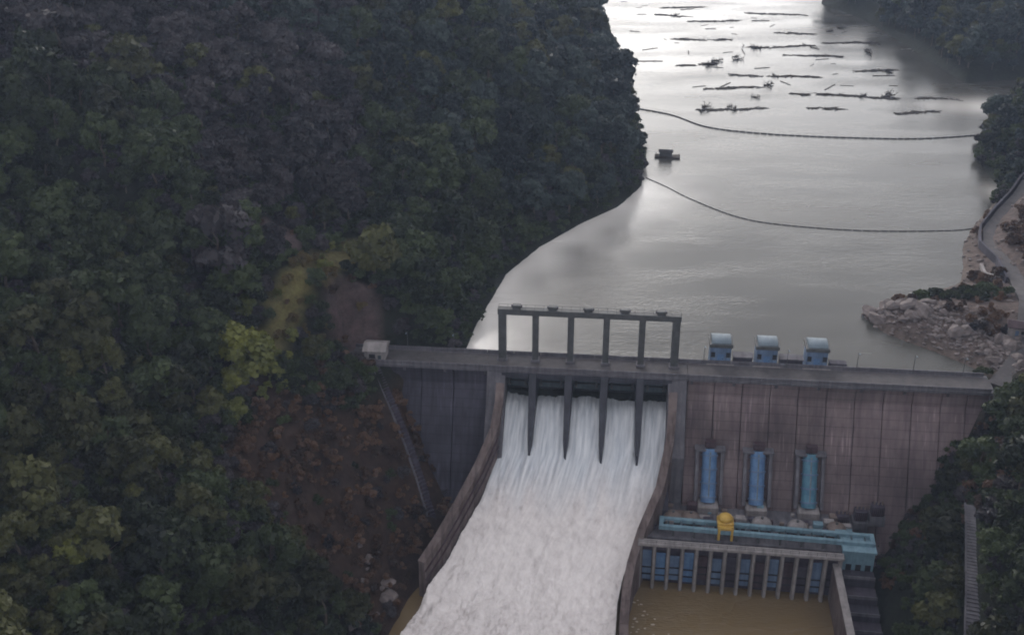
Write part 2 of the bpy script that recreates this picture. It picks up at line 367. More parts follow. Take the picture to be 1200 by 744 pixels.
# ------------------------------------------------------------------ water
def water_mat(name, base, rough, s1, s2, strength, patch=0.0, c2=None):
    m, nt, b = mat_new(name); N = nt.nodes.new; L = nt.links.new
    tc = N('ShaderNodeTexCoord')
    mp = N('ShaderNodeMapping'); mp.inputs['Scale'].default_value = (.55, 1.5, 1); L(tc.outputs['Object'], mp.inputs['Vector'])
    a = N('ShaderNodeTexNoise'); a.inputs['Scale'].default_value = s1; a.inputs['Detail'].default_value = 5; L(mp.outputs['Vector'], a.inputs['Vector'])
    c = N('ShaderNodeTexNoise'); c.inputs['Scale'].default_value = s2; c.inputs['Detail'].default_value = 3; L(mp.outputs['Vector'], c.inputs['Vector'])
    ad = N('ShaderNodeMath'); ad.operation = 'ADD'; L(a.outputs['Fac'], ad.inputs[0]); L(c.outputs['Fac'], ad.inputs[1])
    bp = N('ShaderNodeBump'); bp.inputs['Strength'].default_value = strength; bp.inputs['Distance'].default_value = .25; L(ad.outputs[0], bp.inputs['Height'])
    L(bp.outputs['Normal'], b.inputs['Normal'])
    wn_ = N('ShaderNodeTexNoise'); wn_.inputs['Scale'].default_value = .03; wn_.inputs['Detail'].default_value = 3; L(mp.outputs['Vector'], wn_.inputs['Vector'])
    wr_ = N('ShaderNodeMapRange'); wr_.inputs['From Min'].default_value = .38; wr_.inputs['From Max'].default_value = .62; wr_.inputs['To Min'].default_value = strength*.25; wr_.inputs['To Max'].default_value = strength*1.5; L(wn_.outputs['Fac'], wr_.inputs['Value']); L(wr_.outputs[0], bp.inputs['Strength'])
    b.inputs['IOR'].default_value = 1.333; b.inputs['Roughness'].default_value = rough
    big = N('ShaderNodeTexNoise'); big.inputs['Scale'].default_value = .018; big.inputs['Detail'].default_value = 4; L(mp.outputs['Vector'], big.inputs['Vector'])
    r = N('ShaderNodeMapRange'); r.inputs['From Min'].default_value = .4; r.inputs['From Max'].default_value = .62
    r.inputs['To Min'].default_value = rough*.6; r.inputs['To Max'].default_value = rough*1.5; L(big.outputs['Fac'], r.inputs['Value']); L(r.outputs['Result'], b.inputs['Roughness'])
    mx = N('ShaderNodeMix'); mx.data_type = 'RGBA'; L(big.outputs['Fac'], mx.inputs['Factor']); mx.inputs['A'].default_value = (*base, 1); mx.inputs['B'].default_value = (*(c2 or base), 1)
    L(mx.outputs['Result'], b.inputs['Base Color'])
    return m
M['reservoir'] = water_mat('silty_grey_reservoir_water', (.036,.036,.033), .185, .35, 1.6, .26, c2=(.052,.052,.047))
M['tail'] = water_mat('muddy_brown_tailwater', (.12,.085,.045), .24, .25, 1.1, .8, c2=(.20,.145,.075))
_xs = np.concatenate([np.arange(-64, 240, 4.0), np.arange(240, 900, 30.0)]); _ts = np.concatenate([np.arange(0, 420, 4.0), np.arange(420, 3300, 40.0)])
RX, RT = np.meshgrid(_xs, _ts, indexing='ij'); RWX, RWY = to_w(RX, np.full_like(RX, 3.2)); RWY = RWY + RT; RWX = RWX - RT*.0
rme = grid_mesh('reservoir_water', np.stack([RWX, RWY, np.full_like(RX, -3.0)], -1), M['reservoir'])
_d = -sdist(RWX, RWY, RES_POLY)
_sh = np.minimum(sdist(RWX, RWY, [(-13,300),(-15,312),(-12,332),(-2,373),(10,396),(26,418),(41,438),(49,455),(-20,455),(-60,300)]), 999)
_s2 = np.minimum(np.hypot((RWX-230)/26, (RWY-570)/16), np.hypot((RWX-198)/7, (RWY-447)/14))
sky_sheen = .55*np.exp(-_s2**2*1.3) + np.exp(-(np.maximum(_sh, 0)/(15+5*vnoise(RWX, RWY, 13)))**1.5)*(.95+.3*vnoise(RWX, RWY, 8, 2))  # pale patches along the shores: bright sky reflection painted into the water colour
fa_ = rme.attributes.new('sky_sheen', 'FLOAT', 'POINT'); fa_.data.foreach_set('value', np.clip(sky_sheen, 0, 1).reshape(-1).astype(np.float32))
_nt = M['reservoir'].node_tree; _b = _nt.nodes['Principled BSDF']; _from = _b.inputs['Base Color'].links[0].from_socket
_at = _nt.nodes.new('ShaderNodeAttribute'); _at.attribute_name = 'sky_sheen'; _mx = _nt.nodes.new('ShaderNodeMix'); _mx.data_type = 'RGBA'
_nt.links.new(_at.outputs['Fac'], _mx.inputs['Factor']); _nt.links.new(_from, _mx.inputs['A']); _mx.inputs['B'].default_value = (.78, .76, .73, 1); _nt.links.new(_mx.outputs['Result'], _b.inputs['Base Color'])  # near-white base colour where the painted sky reflection is strongest
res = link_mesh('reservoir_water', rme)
tag(res, kind='structure')
b0 = to_w(-70, -14); b1 = to_w(140, -14)
tail = MB().add([(b1[0],b1[1],-50),(b0[0],b0[1],-50),(-170,100,-50),(-200,-400,-50),(200,-400,-50),(200,100,-50)], [(0,1,2,3,4,5)]).build('tailwater', M['tail'])
tag(tail, kind='structure')

# spillway torrent: a displaced sheet down the chute
CH_L = [(3,2.2,-11.6),(-4,2.2,-12.4),(-9,2.0,-16.6),(-15,1.4,-22.3),(-25,-2.2,-31.0),(-34,-7.2,-38.2),(-42,-11.2,-43.5),(-50,-14.8,-46.5),(-62,-18.5,-48.3),(-80,-23,-49),(-120,-38,-49.4)]
CH_R = [(3,49.8,-11.6),(-4,49.8,-12.4),(-9,49.6,-16.6),(-15,49.0,-22.3),(-25,46.4,-31.0),(-34,41.5,-38.2),(-42,38.9,-43.5),(-50,37.6,-46.5),(-62,37.3,-48.3),(-80,38,-49),(-120,42,-49.4)]
def interp(tab, y):
    t = np.array(sorted(tab)); return np.interp(y, t[:, 0], t[:, 1]), np.interp(y, t[:, 0], t[:, 2])
ny, nx = 460, 300
ys = np.linspace(2.5, -112, ny); ss = np.linspace(0, 1, nx)
YY, SS = np.meshgrid(ys, ss, indexing='ij')
xl, zl = interp(CH_L, YY); xr, zr = interp(CH_R, YY)
zc = np.zeros_like(YY)
ztab = np.array(sorted([(a, c) for a, b, c in CH_L]))
kern = np.array([-2,-1,0,1,2])*1.0
for k in kern: zc += np.interp(YY+k, ztab[:, 0], ztab[:, 1])/5      # rounded profile
XX = xl + (xr-xl)*SS
ridge = np.zeros_like(YY)
for k in range(1, 5):
    ridge += np.exp(-((SS-k/5.0)*52/1.3)**2)
rt = sstep(-12.5, -16, YY)*(1-sstep(-19, -27, YY))
bayc = np.abs((SS*5) % 1-.5)*2
Z = zc + 1.5*ridge*rt - .5*(1-bayc**2)*(1-sstep(-13, -24, YY))*0
turb = sstep(-8, -60, YY)
Z += (.35+1.1*turb)*(vnoise(XX, YY*.6, 5.0)+.6*vnoise(XX, YY*.6, 2.3, 3)+.35*vnoise(XX, YY*.7, 1.0, 8)+.2*vnoise(XX, YY, .5, 8))*1.3
Z += .5*vnoise(XX, YY*.12, .9, 12)*(1-sstep(-25, -40, YY))
Z += 1.0*np.exp(-(np.minimum(SS, 1-SS)*52/2.0)**2)*sstep(-20, -30, YY)*(.6+vnoise(XX, YY, 3, 2))
WX, WY = to_w(XX, YY)
m, nt, b = mat_new('foaming_white_water'); _N = nt.nodes.new; _L = nt.links.new
fa = _N('ShaderNodeAttribute'); fa.attribute_name = 'foam'
tcn = _N('ShaderNodeTexCoord'); mpn = _N('ShaderNodeMapping'); mpn.inputs['Scale'].default_value = (.9, .72, .72); mpn.inputs['Rotation'].default_value = (0, 0, R(-15)); _L(tcn.outputs['Object'], mpn.inputs['Vector'])
n1 = _N('ShaderNodeTexNoise'); n1.inputs['Scale'].default_value = .5; n1.inputs['Detail'].default_value = 10; n1.inputs['Roughness'].default_value = .68; _L(mpn.outputs['Vector'], n1.inputs['Vector'])
sm = _N('ShaderNodeMath'); sm.operation = 'MULTIPLY_ADD'; sm.inputs[1].default_value = 1.7; _L(n1.outputs['Fac'], sm.inputs[0])
fo = _N('ShaderNodeMath'); fo.operation = 'SUBTRACT'; fo.inputs[1].default_value = .85; _L(fa.outputs['Fac'], fo.inputs[0]); _L(fo.outputs[0], sm.inputs[2])
cr = _N('ShaderNodeValToRGB'); e = cr.color_ramp.elements
e[0].position = 0.0; e[0].color = (.20,.145,.11, 1); e[1].position = 1.0; e[1].color = (.82,.78,.77, 1)
e2 = cr.color_ramp.elements.new(.38); e2.color = (.46,.415,.40, 1)
e3 = cr.color_ramp.elements.new(.62); e3.color = (.68,.64,.635, 1)
pa = _N('ShaderNodeAttribute'); pa.attribute_name = 'path'; fl = _N('ShaderNodeAttribute'); fl.attribute_name = 'flow'
ns_ = _N('ShaderNodeTexNoise'); ns_.inputs['Scale'].default_value = 1.1; ns_.inputs['Detail'].default_value = 6; _L(pa.outputs['Vector'], ns_.inputs['Vector'])
rs_ = _N('ShaderNodeValToRGB'); q_ = rs_.color_ramp.elements; q_[0].position = .30; q_[0].color = (.40,.44,.50,1); q_[1].position = .68; q_[1].color = (.76,.79,.83,1); _L(ns_.outputs['Fac'], rs_.inputs['Fac'])
_L(sm.outputs[0], cr.inputs['Fac'])
ms_ = _N('ShaderNodeMapRange'); ms_.inputs['From Min'].default_value = .38; ms_.inputs['From Max'].default_value = .62; ms_.inputs['To Min'].default_value = .97; ms_.inputs['To Max'].default_value = 1.04; _L(ns_.outputs['Fac'], ms_.inputs['Value'])
vs2 = _N('ShaderNodeVectorMath'); vs2.operation = 'SCALE'; _L(cr.outputs['Color'], vs2.inputs[0]); _L(ms_.outputs[0], vs2.inputs['Scale'])
mxf = _N('ShaderNodeMix'); mxf.data_type = 'RGBA'; _L(fl.outputs['Fac'], mxf.inputs['Factor']); _L(vs2.outputs['Vector'], mxf.inputs['A']); _L(rs_.outputs['Color'], mxf.inputs['B'])
_L(mxf.outputs['Result'], b.inputs['Base Color']); b.inputs['Roughness'].default_value = .55; b.inputs['IOR'].default_value = 1.33
bp = _N('ShaderNodeBump'); bp.inputs['Strength'].default_value = .7; bp.inputs['Distance'].default_value = .5; _L(n1.outputs['Fac'], bp.inputs['Height']); _L(bp.outputs['Normal'], b.inputs['Normal'])
M['foam'] = m
# z of the sheet along the pier noses stays clear of the piers
wme = grid_mesh('spillway_water', np.stack([WX, WY, Z], -1), m)
foam = .57 - .20*sstep(-40, -70, YY) - .25*np.clip(vnoise(XX, YY, 7, 33)-.12, 0, 1)*sstep(-30, -50, YY) + .45*ridge*rt + .12*sstep(-26, -40, YY) + .2*sstep(-13,-30,YY) - .10*sstep(-50, -85, YY)*(1+2*vnoise(XX, YY, 4, 7)) + .08*vnoise(XX, YY, 9, 1)
foam += .12*(bayc**2)*(1-sstep(-14, -24, YY))
flow = 1-sstep(-15, -30, YY + 5*vnoise(XX, YY*.3, 3, 5))
pv_ = np.stack([SS*50, YY*.11, YY*0], -1)
a1_ = wme.attributes.new('flow', 'FLOAT', 'POINT'); a1_.data.foreach_set('value', flow.reshape(-1).astype(np.float32))
a2_ = wme.attributes.new('path', 'FLOAT_VECTOR', 'POINT'); a2_.data.foreach_set('vector', pv_.reshape(-1).astype(np.float32))
fat = wme.attributes.new('foam', 'FLOAT', 'POINT'); fat.data.foreach_set('value', foam.reshape(-1).astype(np.float32))
spw = link_mesh('spillway_water', wme); tag(spw, kind='structure')

# ------------------------------------------------------------------ the dam
ORI = (O[0], O[1], 0.0)
def dam_thing(name, label, cat, x=0, y=0, z=0, group=None, rz=0.0):
    X, Y = to_w(x, y); e = empty(name, (X, Y, z), -A+rz); return tag(e, label, cat, group)

dam = dam_thing('concrete_dam', 'long concrete gravity dam across the river holding back the grey reservoir', 'dam')
SL = .45
def block(x0, x1, mat, off=0.0, ztop=-1.2, zb=-56):
    prof = [(4.0, zb), (4.0, ztop), (-4.0-off, ztop), (-4.0-off, -6), (-4.0-off-SL*(-6-zb)*1.0, zb)]
    b = MB().prism(prof, x0, x1); return b
def monoliths(xs, mat):
    for i, (a, c) in enumerate(zip(xs[:-1], xs[1:])):
        o = block(a+.09, c-.09, mat, off=.12*((i*7) % 3)).build('concrete_block', mat, dam, bevel=.12)
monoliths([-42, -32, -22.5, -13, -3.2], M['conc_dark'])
monoliths([55.2, 63, 71, 79, 87, 95, 103, 111, 119, 127, 134, 140], M['conc_brown'])
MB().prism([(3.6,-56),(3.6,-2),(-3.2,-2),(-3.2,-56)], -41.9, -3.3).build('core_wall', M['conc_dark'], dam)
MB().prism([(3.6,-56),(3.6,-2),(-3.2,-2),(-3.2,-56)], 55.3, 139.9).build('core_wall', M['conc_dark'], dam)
# crest road, kerbs and parapets
for x0, x1, mt in ((-44, -3.2, 'conc_grey'), (-3.1, 55.1, 'conc_grey'), (55.2, 141, 'conc_grey')):
    MB().box(x0, x1, -5.0, 5.0, -1.19, -.25).build('deck_slab', M[mt], dam, bevel=.06)
    MB().box(x0, x1, -3.6, 3.6, -.246, -.17).build('road_surface', M['asphalt'], dam)
for side in (-1, 1):
    x = -44.0
    while x < 140:
        x1 = min(x+8.0, 141)
        MB().box(x+.05, x1-.05, side*4.55-.18, side*4.55+.18, -.25, .85).build('parapet_panel', M['conc_grey'], dam, bevel=.04)
        x = x1
for x in np.arange(-40, 138, 12.0):                       # corbels under the downstream edge
    if -4 < x < 56: continue
    MB().prism([(-4.2,-1.2),(-4.9,-1.2),(-4.2,-2.6)], x, x+.8).build('corbel', M['conc_grey'], dam)
# spillway: sill, piers, gate openings
ogee = [(6,-14)]+[(y, z-1.6) for y, _, z in CH_L[:5]]+[(-25,-56),(6,-56)]
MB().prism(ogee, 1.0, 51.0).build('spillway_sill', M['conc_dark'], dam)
PX = [k*10.4 for k in range(6)]
for k, x in enumerate(PX):
    endp = k in (0, 5); wd = 2.7 if endp else 1.15
    if k == 0: x -= .3
    if k == 5: x += .3
    nose = -16.5
    top = [(7,-1.25),(-4.6,-1.25),(-5.2,-5.0),(-9,-9.4),(-12.5,-13.2),(nose,-17.4)]
    m_ = MB()
    # tapered plan: rounded upstream nose, thinning downstream
    st = [(8.2,.15),(7.4,.75),(6,1),(-5,1),(-9,.85),(-12.5,.7),(nose,.25)] if not endp else [(8.2,.5),(7.4,.85),(6,1),(-5,1),(-9,1),(-12.5,1),(nose,1)]
    zt = [-1.25,-1.25,-1.25,-1.25,-10.2,-14.6,-20.2]
    vs = []; fs = []
    for (yy, f), z in zip(st, zt):
        vs += [(x-wd*f, yy, -30 if yy > -10 else -36), (x-wd*f, yy, z), (x+wd*f, yy, z), (x+wd*f, yy, -30 if yy > -10 else -36)]
    for i in range(len(st)-1):
        a = i*4; b_ = a+4
        for j in range(4): fs.append((a+j, a+(j+1) % 4, b_+(j+1) % 4, b_+j))
    fs += [(3,2,1,0), tuple(len(vs)-4+j for j in range(4))]
    m_.add(vs, fs).build('spillway_pier', M['conc_grey'] if endp else M['pier'], dam, bevel=.08)
for k in range(5):                                        # radial gates, raised, with their arms
    xa, xb = PX[k]+1.3, PX[k+1]-1.3
    if k == 0: xa = 2.5
    if k == 4: xb = 49.5
    g = MB(); piv = Vector((0, -4.6, -5.2)); rr = 6.6
    ang = [R(t) for t in range(-38, 43, 9)]
    for a_, b_ in zip(ang[:-1], ang[1:]):
        ya, za = piv.y+rr*math.cos(a_), piv.z+rr*math.sin(a_)*.95; yb, zb = piv.y+rr*math.cos(b_), piv.z+rr*math.sin(b_)*.95
        g.add([(xa,ya,za),(xb,ya,za),(xb,yb,zb),(xa,yb,zb),(xa,ya+.3,za),(xb,ya+.3,za),(xb,yb+.3,zb),(xa,yb+.3,zb)],
              [(0,1,2,3),(7,6,5,4),(0,4,5,1),(2,6,7,3),(0,3,7,4),(1,5,6,2)])
    gate = g.build('radial_gate', M['gate'], dam)
    rb = MB()
    for a_ in ang[::2]:
        yy, zz = piv.y+(rr-.35)*math.cos(a_), piv.z+(rr-.35)*math.sin(a_)*.95
        rb.box(xa, xb, yy-.22, yy+.22, zz-.18, zz+.18)
    rb.build('gate_rib', M['black'], gate)
    for xx in (xa+.9, xb-.9):
        for a_ in (R(-30), R(0), R(30)):
            MB().bar((xx, piv.y+.3, piv.z), (xx, piv.y+(rr-.4)*math.cos(a_), piv.z+(rr-.4)*math.sin(a_)*.95), .32, 6).build('gate_arm', M['frame'], gate)
MB().box(-.2, 52.2, 5.2, 5.6, -9.2, -1.3).build('breast_wall', M['black'], dam)
for x0, x1 in zip(PX[:-1], PX[1:]):
    MB().box(x0+1.3, x1-1.3, -5.35, -4.4, -2.7, -1.22).build('bridge_beam', M['pier'], dam, bevel=.06)

# gate hoist frame above the spillway
hf = dam_thing('hoist_frame', 'tall open grey portal frame with six columns standing over the spillway gates', 'hoist frame', 0, 1.2, -.2)
for k, x in enumerate([.9, 10.6, 20.9, 31.2, 41.5, 51.2]):
    cw = 1.15 if k in (0, 5) else .92
    MB().box(x-cw, x+cw, -.8, .8, 0, 15.2).build('column', M['frame'], hf, bevel=.08)
    MB().box(x-cw-.35, x+cw+.35, -1.3, 1.3, 0, .7).build('column_base', M['conc_grey'], hf, bevel=.06)
MB().box(-.4, 52.5, -1.1, 1.1, 15.2, 17.0).build('top_beam', M['frame'], hf, bevel=.1)
for k in range(5):
    xc = 5.1+10.4*k
    h = MB().box(xc-1.2, xc+1.2, -.9, .9, 17.0, 18.2).build('hoist_winch', M['frame'], hf, bevel=.15)
    MB().bar((xc-1.6, 0, 17.7), (xc+1.6, 0, 17.7), .45, 10).build('winch_drum', M['conc_grey'], h)
rl = MB()
for yy in (-.95, .95):
    rl.bar((-.2, yy, 17.7), (52.3, yy, 17.7), .05, 4)
    for x in np.arange(-.2, 52.4, 2.625): rl.bar((x, yy, 17.0), (x, yy, 17.7), .05, 4)
rl.build('walkway_rail', M['frame'], hf)

# chute side walls
def ribbon_wall(name, label, pts, th, mat, base=-56.0, nseg=None):
    """pts (x,y,ztop) along the wall in the dam frame; panels are separate pieces with recessed joints"""
    t = dam_thing(name, label, 'retaining wall')
    P = [Vector(p) for p in pts]
    dense = []
    for a_, b_ in zip(P[:-1], P[1:]):
        n = max(1, round((b_-a_).xy.length/4.0))
        dense += [a_.lerp(b_, i/n) for i in range(n)]
    dense.append(P[-1])
    for i, (a_, b_) in enumerate(zip(dense[:-1], dense[1:])):
        d = (b_-a_).xy.normalized(); nrm = Vector((-d.y, d.x))*th/2
        a2 = a_.xy + d*.06; b2 = b_.xy - d*.06
        bt = 1.4
        vs = []
        for p, z in ((a2, a_.z), (b2, b_.z)):
            vs += [(p.x-nrm.x*bt, p.y-nrm.y*bt, base), (p.x+nrm.x*bt, p.y+nrm.y*bt, base), (p.x+nrm.x, p.y+nrm.y, z), (p.x-nrm.x, p.y-nrm.y, z)]
        MB().add(vs, [(0,1,2,3),(7,6,5,4),(0,4,5,1),(1,5,6,2),(2,6,7,3),(3,7,4,0)]).build('wall_panel', mat, t, bevel=.06)
        # coping
        vs = []
        for p, z in ((a2, a_.z), (b2, b_.z)):
            for sx, dz in ((-1.2, .02), (1.2, .02), (1.2, .5), (-1.2, .5)): vs.append((p.x+nrm.x*sx, p.y+nrm.y*sx, z+dz))
        MB().add(vs, [(0,1,2,3),(7,6,5,4),(0,4,5,1),(1,5,6,2),(2,6,7,3),(3,7,4,0)]).build('coping', M['conc_pink'], t)
        # buttress rib on the outside
    return t, dense
lw, ld = ribbon_wall('chute_wall', 'left chute wall, pinkish brown concrete sloping down beside the white torrent',
    [(1.0,-5.2,-3.5),(1.0,-10,-8.5),(.2,-16,-14.0),(-3.6,-24,-21.5),(-8.6,-33,-29),(-12.8,-41,-34.5),(-16.6,-48,-38.2)], 2.0, M['conc_pink'])
rw, rd = ribbon_wall('chute_wall', 'right chute wall dividing the white torrent from the brown tailrace pool',
    [(51.2,-5.2,-3.5),(51.1,-10,-9),(50.6,-16,-15.5),(48.2,-25,-25),(43.6,-34,-33),(41.0,-42,-38.5),(39.8,-50,-41.2),(39.4,-62,-43),(39.6,-76,-44.2)], 2.0, M['conc_pink'])
# outer rib line on the left wall: a lower step seen as the dark line along it
st = MB()
for a_, b_ in zip(ld[3:-1], ld[4:]):
    d = (b_-a_).xy.normalized(); n_ = Vector((-d.y, d.x))
    if n_.x < 0: n_ = -n_
    for off, dz in ((1.35, -2.4), (1.5, -5.2)):
        p = a_.xy+n_*off; q = b_.xy+n_*off
        st.bar((p.x, p.y, a_.z+dz), (q.x, q.y, b_.z+dz), .28, 4)
st.build('waler', M['maroon'], lw)

# ------------------------------------------------------------------ intake towers on the crest
for i, (x, lab) in enumerate(((64.8, 'blue box gatehouse with pale domed roof, nearest the spillway on the dam crest'),
                              (78.2, 'middle of the three blue gatehouses with pale domed roofs on the dam crest'),
                              (92.6, 'blue gatehouse with pale domed roof, farthest right of the three on the crest'))):
    t = dam_thing('intake_gatehouse', lab, 'gatehouse', x, 6.9, -.2, 'blue intake gatehouses on the crest')
    wdt = 3.0
    MB().box(-wdt, wdt, -2.0, 4.0, -6, 5.2).build('wall', M['blue_grey'], t, bevel=.1)
    MB().box(-wdt-.4, wdt+.4, -2.4, 4.4, 5.2, 6.3).build('roof_slab', M['frame'], t, bevel=.08)
    prof = [(y, 6.3 + 1.2*math.sqrt(max(0, 1-(y-1)**2/9.6))) for y in np.linspace(-2, 4, 9)]
    MB().prism(prof + [(4, 6.25), (-2, 6.25)], -wdt+.2, wdt-.2).build('vaulted_roof', M['white'], t, bevel=.03)
    d = MB().box(-.9, .9, -2.06, -1.98, .2, 3.0).build('door', M['blue'], t)
    MB().box(.55, .7, -2.14, -2.07, 1.4, 1.7).build('handle', M['black'], d)
    for xx in (-2.2, 2.2):
        wn = MB().box(xx-.6, xx+.6, -2.07, -1.98, 2.0, 3.6).build('window', M['black'], t)
        MB().box(xx-.7, xx+.7, -2.12, -1.99, 1.85, 1.99).build('sill', M['white'], wn)
    MB().box(-wdt-1, wdt+1, -3.2, -2.42, -.3, .0).build('plinth', M['conc_pale'], t)
lowb = dam_thing('crest_machinery_wall', 'low dark walled walkway linking the three blue gatehouses behind the crest road', 'walkway', 62, 6.4, -.2)
for a_, b_ in ((6.8, 12.2), (20.2, 26.8)):
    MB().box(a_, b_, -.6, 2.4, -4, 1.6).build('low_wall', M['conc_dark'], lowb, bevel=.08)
    MB().box(a_-.2, b_+.2, -.8, 2.6, 1.6, 1.9).build('capping_slab', M['conc_grey'], lowb)
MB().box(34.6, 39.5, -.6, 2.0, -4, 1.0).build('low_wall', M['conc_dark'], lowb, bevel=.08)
# crest lamp posts
for i, x in enumerate((-28, -14, 60, 84, 104, 120, 134)):
    t = dam_thing('street_lamp', 'thin grey lamp post standing on the parapet of the dam crest road', 'street lamp', x, 4.1, -.2, 'lamp posts along the dam crest road')
    MB().bar((0,0,0), (0,0,6.2), .11, 6, .07).build('pole', M['frame'], t)
    MB().bar((0,0,6.2), (0,-1.5,6.5), .06, 5).build('arm', M['frame'], t)
    MB().box(-.18, .18, -2.1, -1.4, 6.4, 6.58).build('lamp_head', M['white'], t)

# ------------------------------------------------------------------ penstocks on the downstream face
for i, (x, lab, mt) in enumerate(((62.6, 'blue penstock pipe low on the dam face, nearest the spillway', 'blue'),
                          (76.4, 'middle blue penstock pipe running down the brown dam face', 'blue'),
                          (91.3, 'teal-tinged blue penstock pipe on the dam face, farthest right of the three', 'teal_blue'))):
    t = dam_thing('penstock', lab, 'pipe', x, 0, 0, 'penstocks down the dam face')
    zf = lambda z: -4.3 - SL*(-6-z)
    z0, z1 = -19.8, -33.6
    p0 = Vector((0, zf(z0)-.4, z0)); p1 = Vector((0, zf(z1)-1.2, z1))
    MB().bar(p0, p1, 2.1, 20, cap=True).build('pipe', M[mt], t, smooth=False)
    for f in (.12, .38, .64, .9):
        q = p0.lerp(p1, f); d = (p1-p0).normalized()*.22
        MB().bar(q-d, q+d, 2.4, 20).build('collar', M['blue_grey'], t)
    MB().bar(p0+Vector((0,-2.2,.2)), p0.lerp(p1,.85)+Vector((0,-2.2,0)), .28, 6).build('drain_pipe', M['white'], t)
    for xx in (-3.6, 3.6):
        MB().prism([(zf(-19.5)+.6,-19.5),(zf(-19.5)-1.6,-19.5),(zf(-33.8)-2.0,-33.8),(zf(-33.8)+.6,-33.8)], xx-.5, xx+.5).build('side_pier', M['conc_grey'], t, bevel=.08)
    MB().box(-4.4, 4.4, zf(-19.3)-2.4, zf(-19.3)+1.2, -19.9, -19.2).build('cap_beam', M['conc_grey'], t, bevel=.08)
    MB().box(-3.0, 3.0, zf(-33)-4.4, zf(-33)+.5, -36.5, -33.55).build('anchor_block', M['conc_pale'], t, bevel=.25)
    MB().box(-1.6, 1.6, zf(-20)-1.9, zf(-20)-.2, -18.58, -16.6).build('valve_box', M['maroon'], t, bevel=.1)

# ------------------------------------------------------------------ powerhouse
ph = dam_thing('powerhouse', 'low powerhouse block at the dam foot with a flat deck over draft tube bays', 'powerhouse', 42, -17.5, -50, rz=R(-1.5))
PW = 57.0
MB().box(3.4, PW+4, -15.0, 2.0, -4, 13.4).build('body', M['conc_brown'], ph, bevel=.1)
MB().box(3.0, PW+4.4, -15.6, 1.6, 13.4, 14.2).build('deck_slab', M['conc_grey'], ph, bevel=.08)
MB().box(1.2, PW, -21.0, -18.6, 15.0, 15.9).build('outer_walkway', M['conc_pale'], ph, bevel=.08)
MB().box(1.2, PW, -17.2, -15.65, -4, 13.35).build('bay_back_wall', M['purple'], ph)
nb = 14
for k in range(nb+1):
    x = 1.9 + k*(PW-2.6)/nb
    MB().slab([(x-.55,-18.7),(x-.55,-19.9),(x-.3,-20.6),(x+.3,-20.6),(x+.55,-19.9),(x+.55,-18.7)], -4, 14.97).build('bay_pier', M['conc_pale'], ph, bevel=.05)
for k in range(nb):
    x0 = 1.9 + k*(PW-2.6)/nb + .6; x1 = x0 + (PW-2.6)/nb - 1.2
    hb = [1.6, 1.4, 1.9, 1.5, 2.8, 1.6, 1.2, 1.8, 1.5, 2.1, 1.4, 1.7, 1.5, 1.9][k]
    mt = ['blue_grey','blue','blue_grey','blue','maroon','blue_grey','purple','blue_grey','maroon','blue_grey','maroon','purple','blue_grey','purple'][k]
    gt = MB().box(x0, x1, -18.3, -17.7, hb, 11.4 - (k % 3)*.7).build('draft_gate', M[mt], ph, bevel=.05)
    for zz in (hb+1.8, hb+4.2):
        MB().box(x0, x1, -18.55, -18.32, zz, zz+.35).build('rib', M['black'], gt)
    MB().box(x0, x1, -19.2, -18.7, 12.6, 14.4).build('lintel', M['purple'], ph)
# clutter on the deck: cabinets
rr_ = random.Random(4)
for i in range(60):
    x = 4.5+rr_.random()*55; y = -11.5+rr_.random()*11.0; s = .5+rr_.random()*1.1; hgt = .7+rr_.random()**2*2.6
    MB().box(x-s, x+s, y-s*.7, y+s*.7, 14.2, 14.2+hgt).build('equipment_box', M[rr_.choice(['dome','conc_pale','maroon','purple','conc_pale','teal','dome'])], ph, bevel=.12)
rl = MB()
for (xa, ya, xb, yb) in ((1.3,-20.9,PW-.1,-20.9),(1.3,-20.9,1.3,-15.8)):
    n = max(2, int(math.hypot(xb-xa, yb-ya)/2.4))
    for zz in (.55, 1.1): rl.bar((xa, ya, 16.0+zz), (xb, yb, 16.0+zz), .06, 4)
    for j in range(n+1):
        f = j/n; rl.bar((xa+(xb-xa)*f, ya+(yb-ya)*f, 16.0), (xa+(xb-xa)*f, ya+(yb-ya)*f, 17.1), .06, 4)
rl.build('railing', M['frame'], ph)

# generator covers (domes) along the deck
for i, (x, y, lab) in enumerate(((52.5, -25.6, 'rounded brownish generator cover on the powerhouse deck, nearest the chute wall'),
        (57.5, -25.6, 'rounded brownish generator cover just left of the yellow hoist'),
        (77.4, -26.2, 'pale rounded generator cover in front of the middle blue penstock'),
        (87.2, -26.8, 'pale rounded generator cover in front of the teal penstock'),
        (98.0, -26.8, 'brown rounded generator cover at the far right end of the powerhouse deck'))):
    t = dam_thing('generator_cover', lab, 'generator cover', x, y, -35.8, 'generator covers on the powerhouse deck')
    MB().lathe([(3.2,0),(3.2,1.0),(3.05,1.05)], (0,0,0), 24).build('ring_base', M['maroon'], t)
    MB().lathe([(2.9,1.05),(2.8,1.9),(2.4,2.6),(1.7,3.1),(.8,3.4),(.2,3.45)], (0,0,0), 24).build('dome', M['conc_pale'] if i in (2,3) else M['dome'], t, smooth=True)
    MB().lathe([(.4,3.4),(.4,3.9),(.1,4.0)], (0,0,0), 10).build('vent_cap', M['frame'], t)
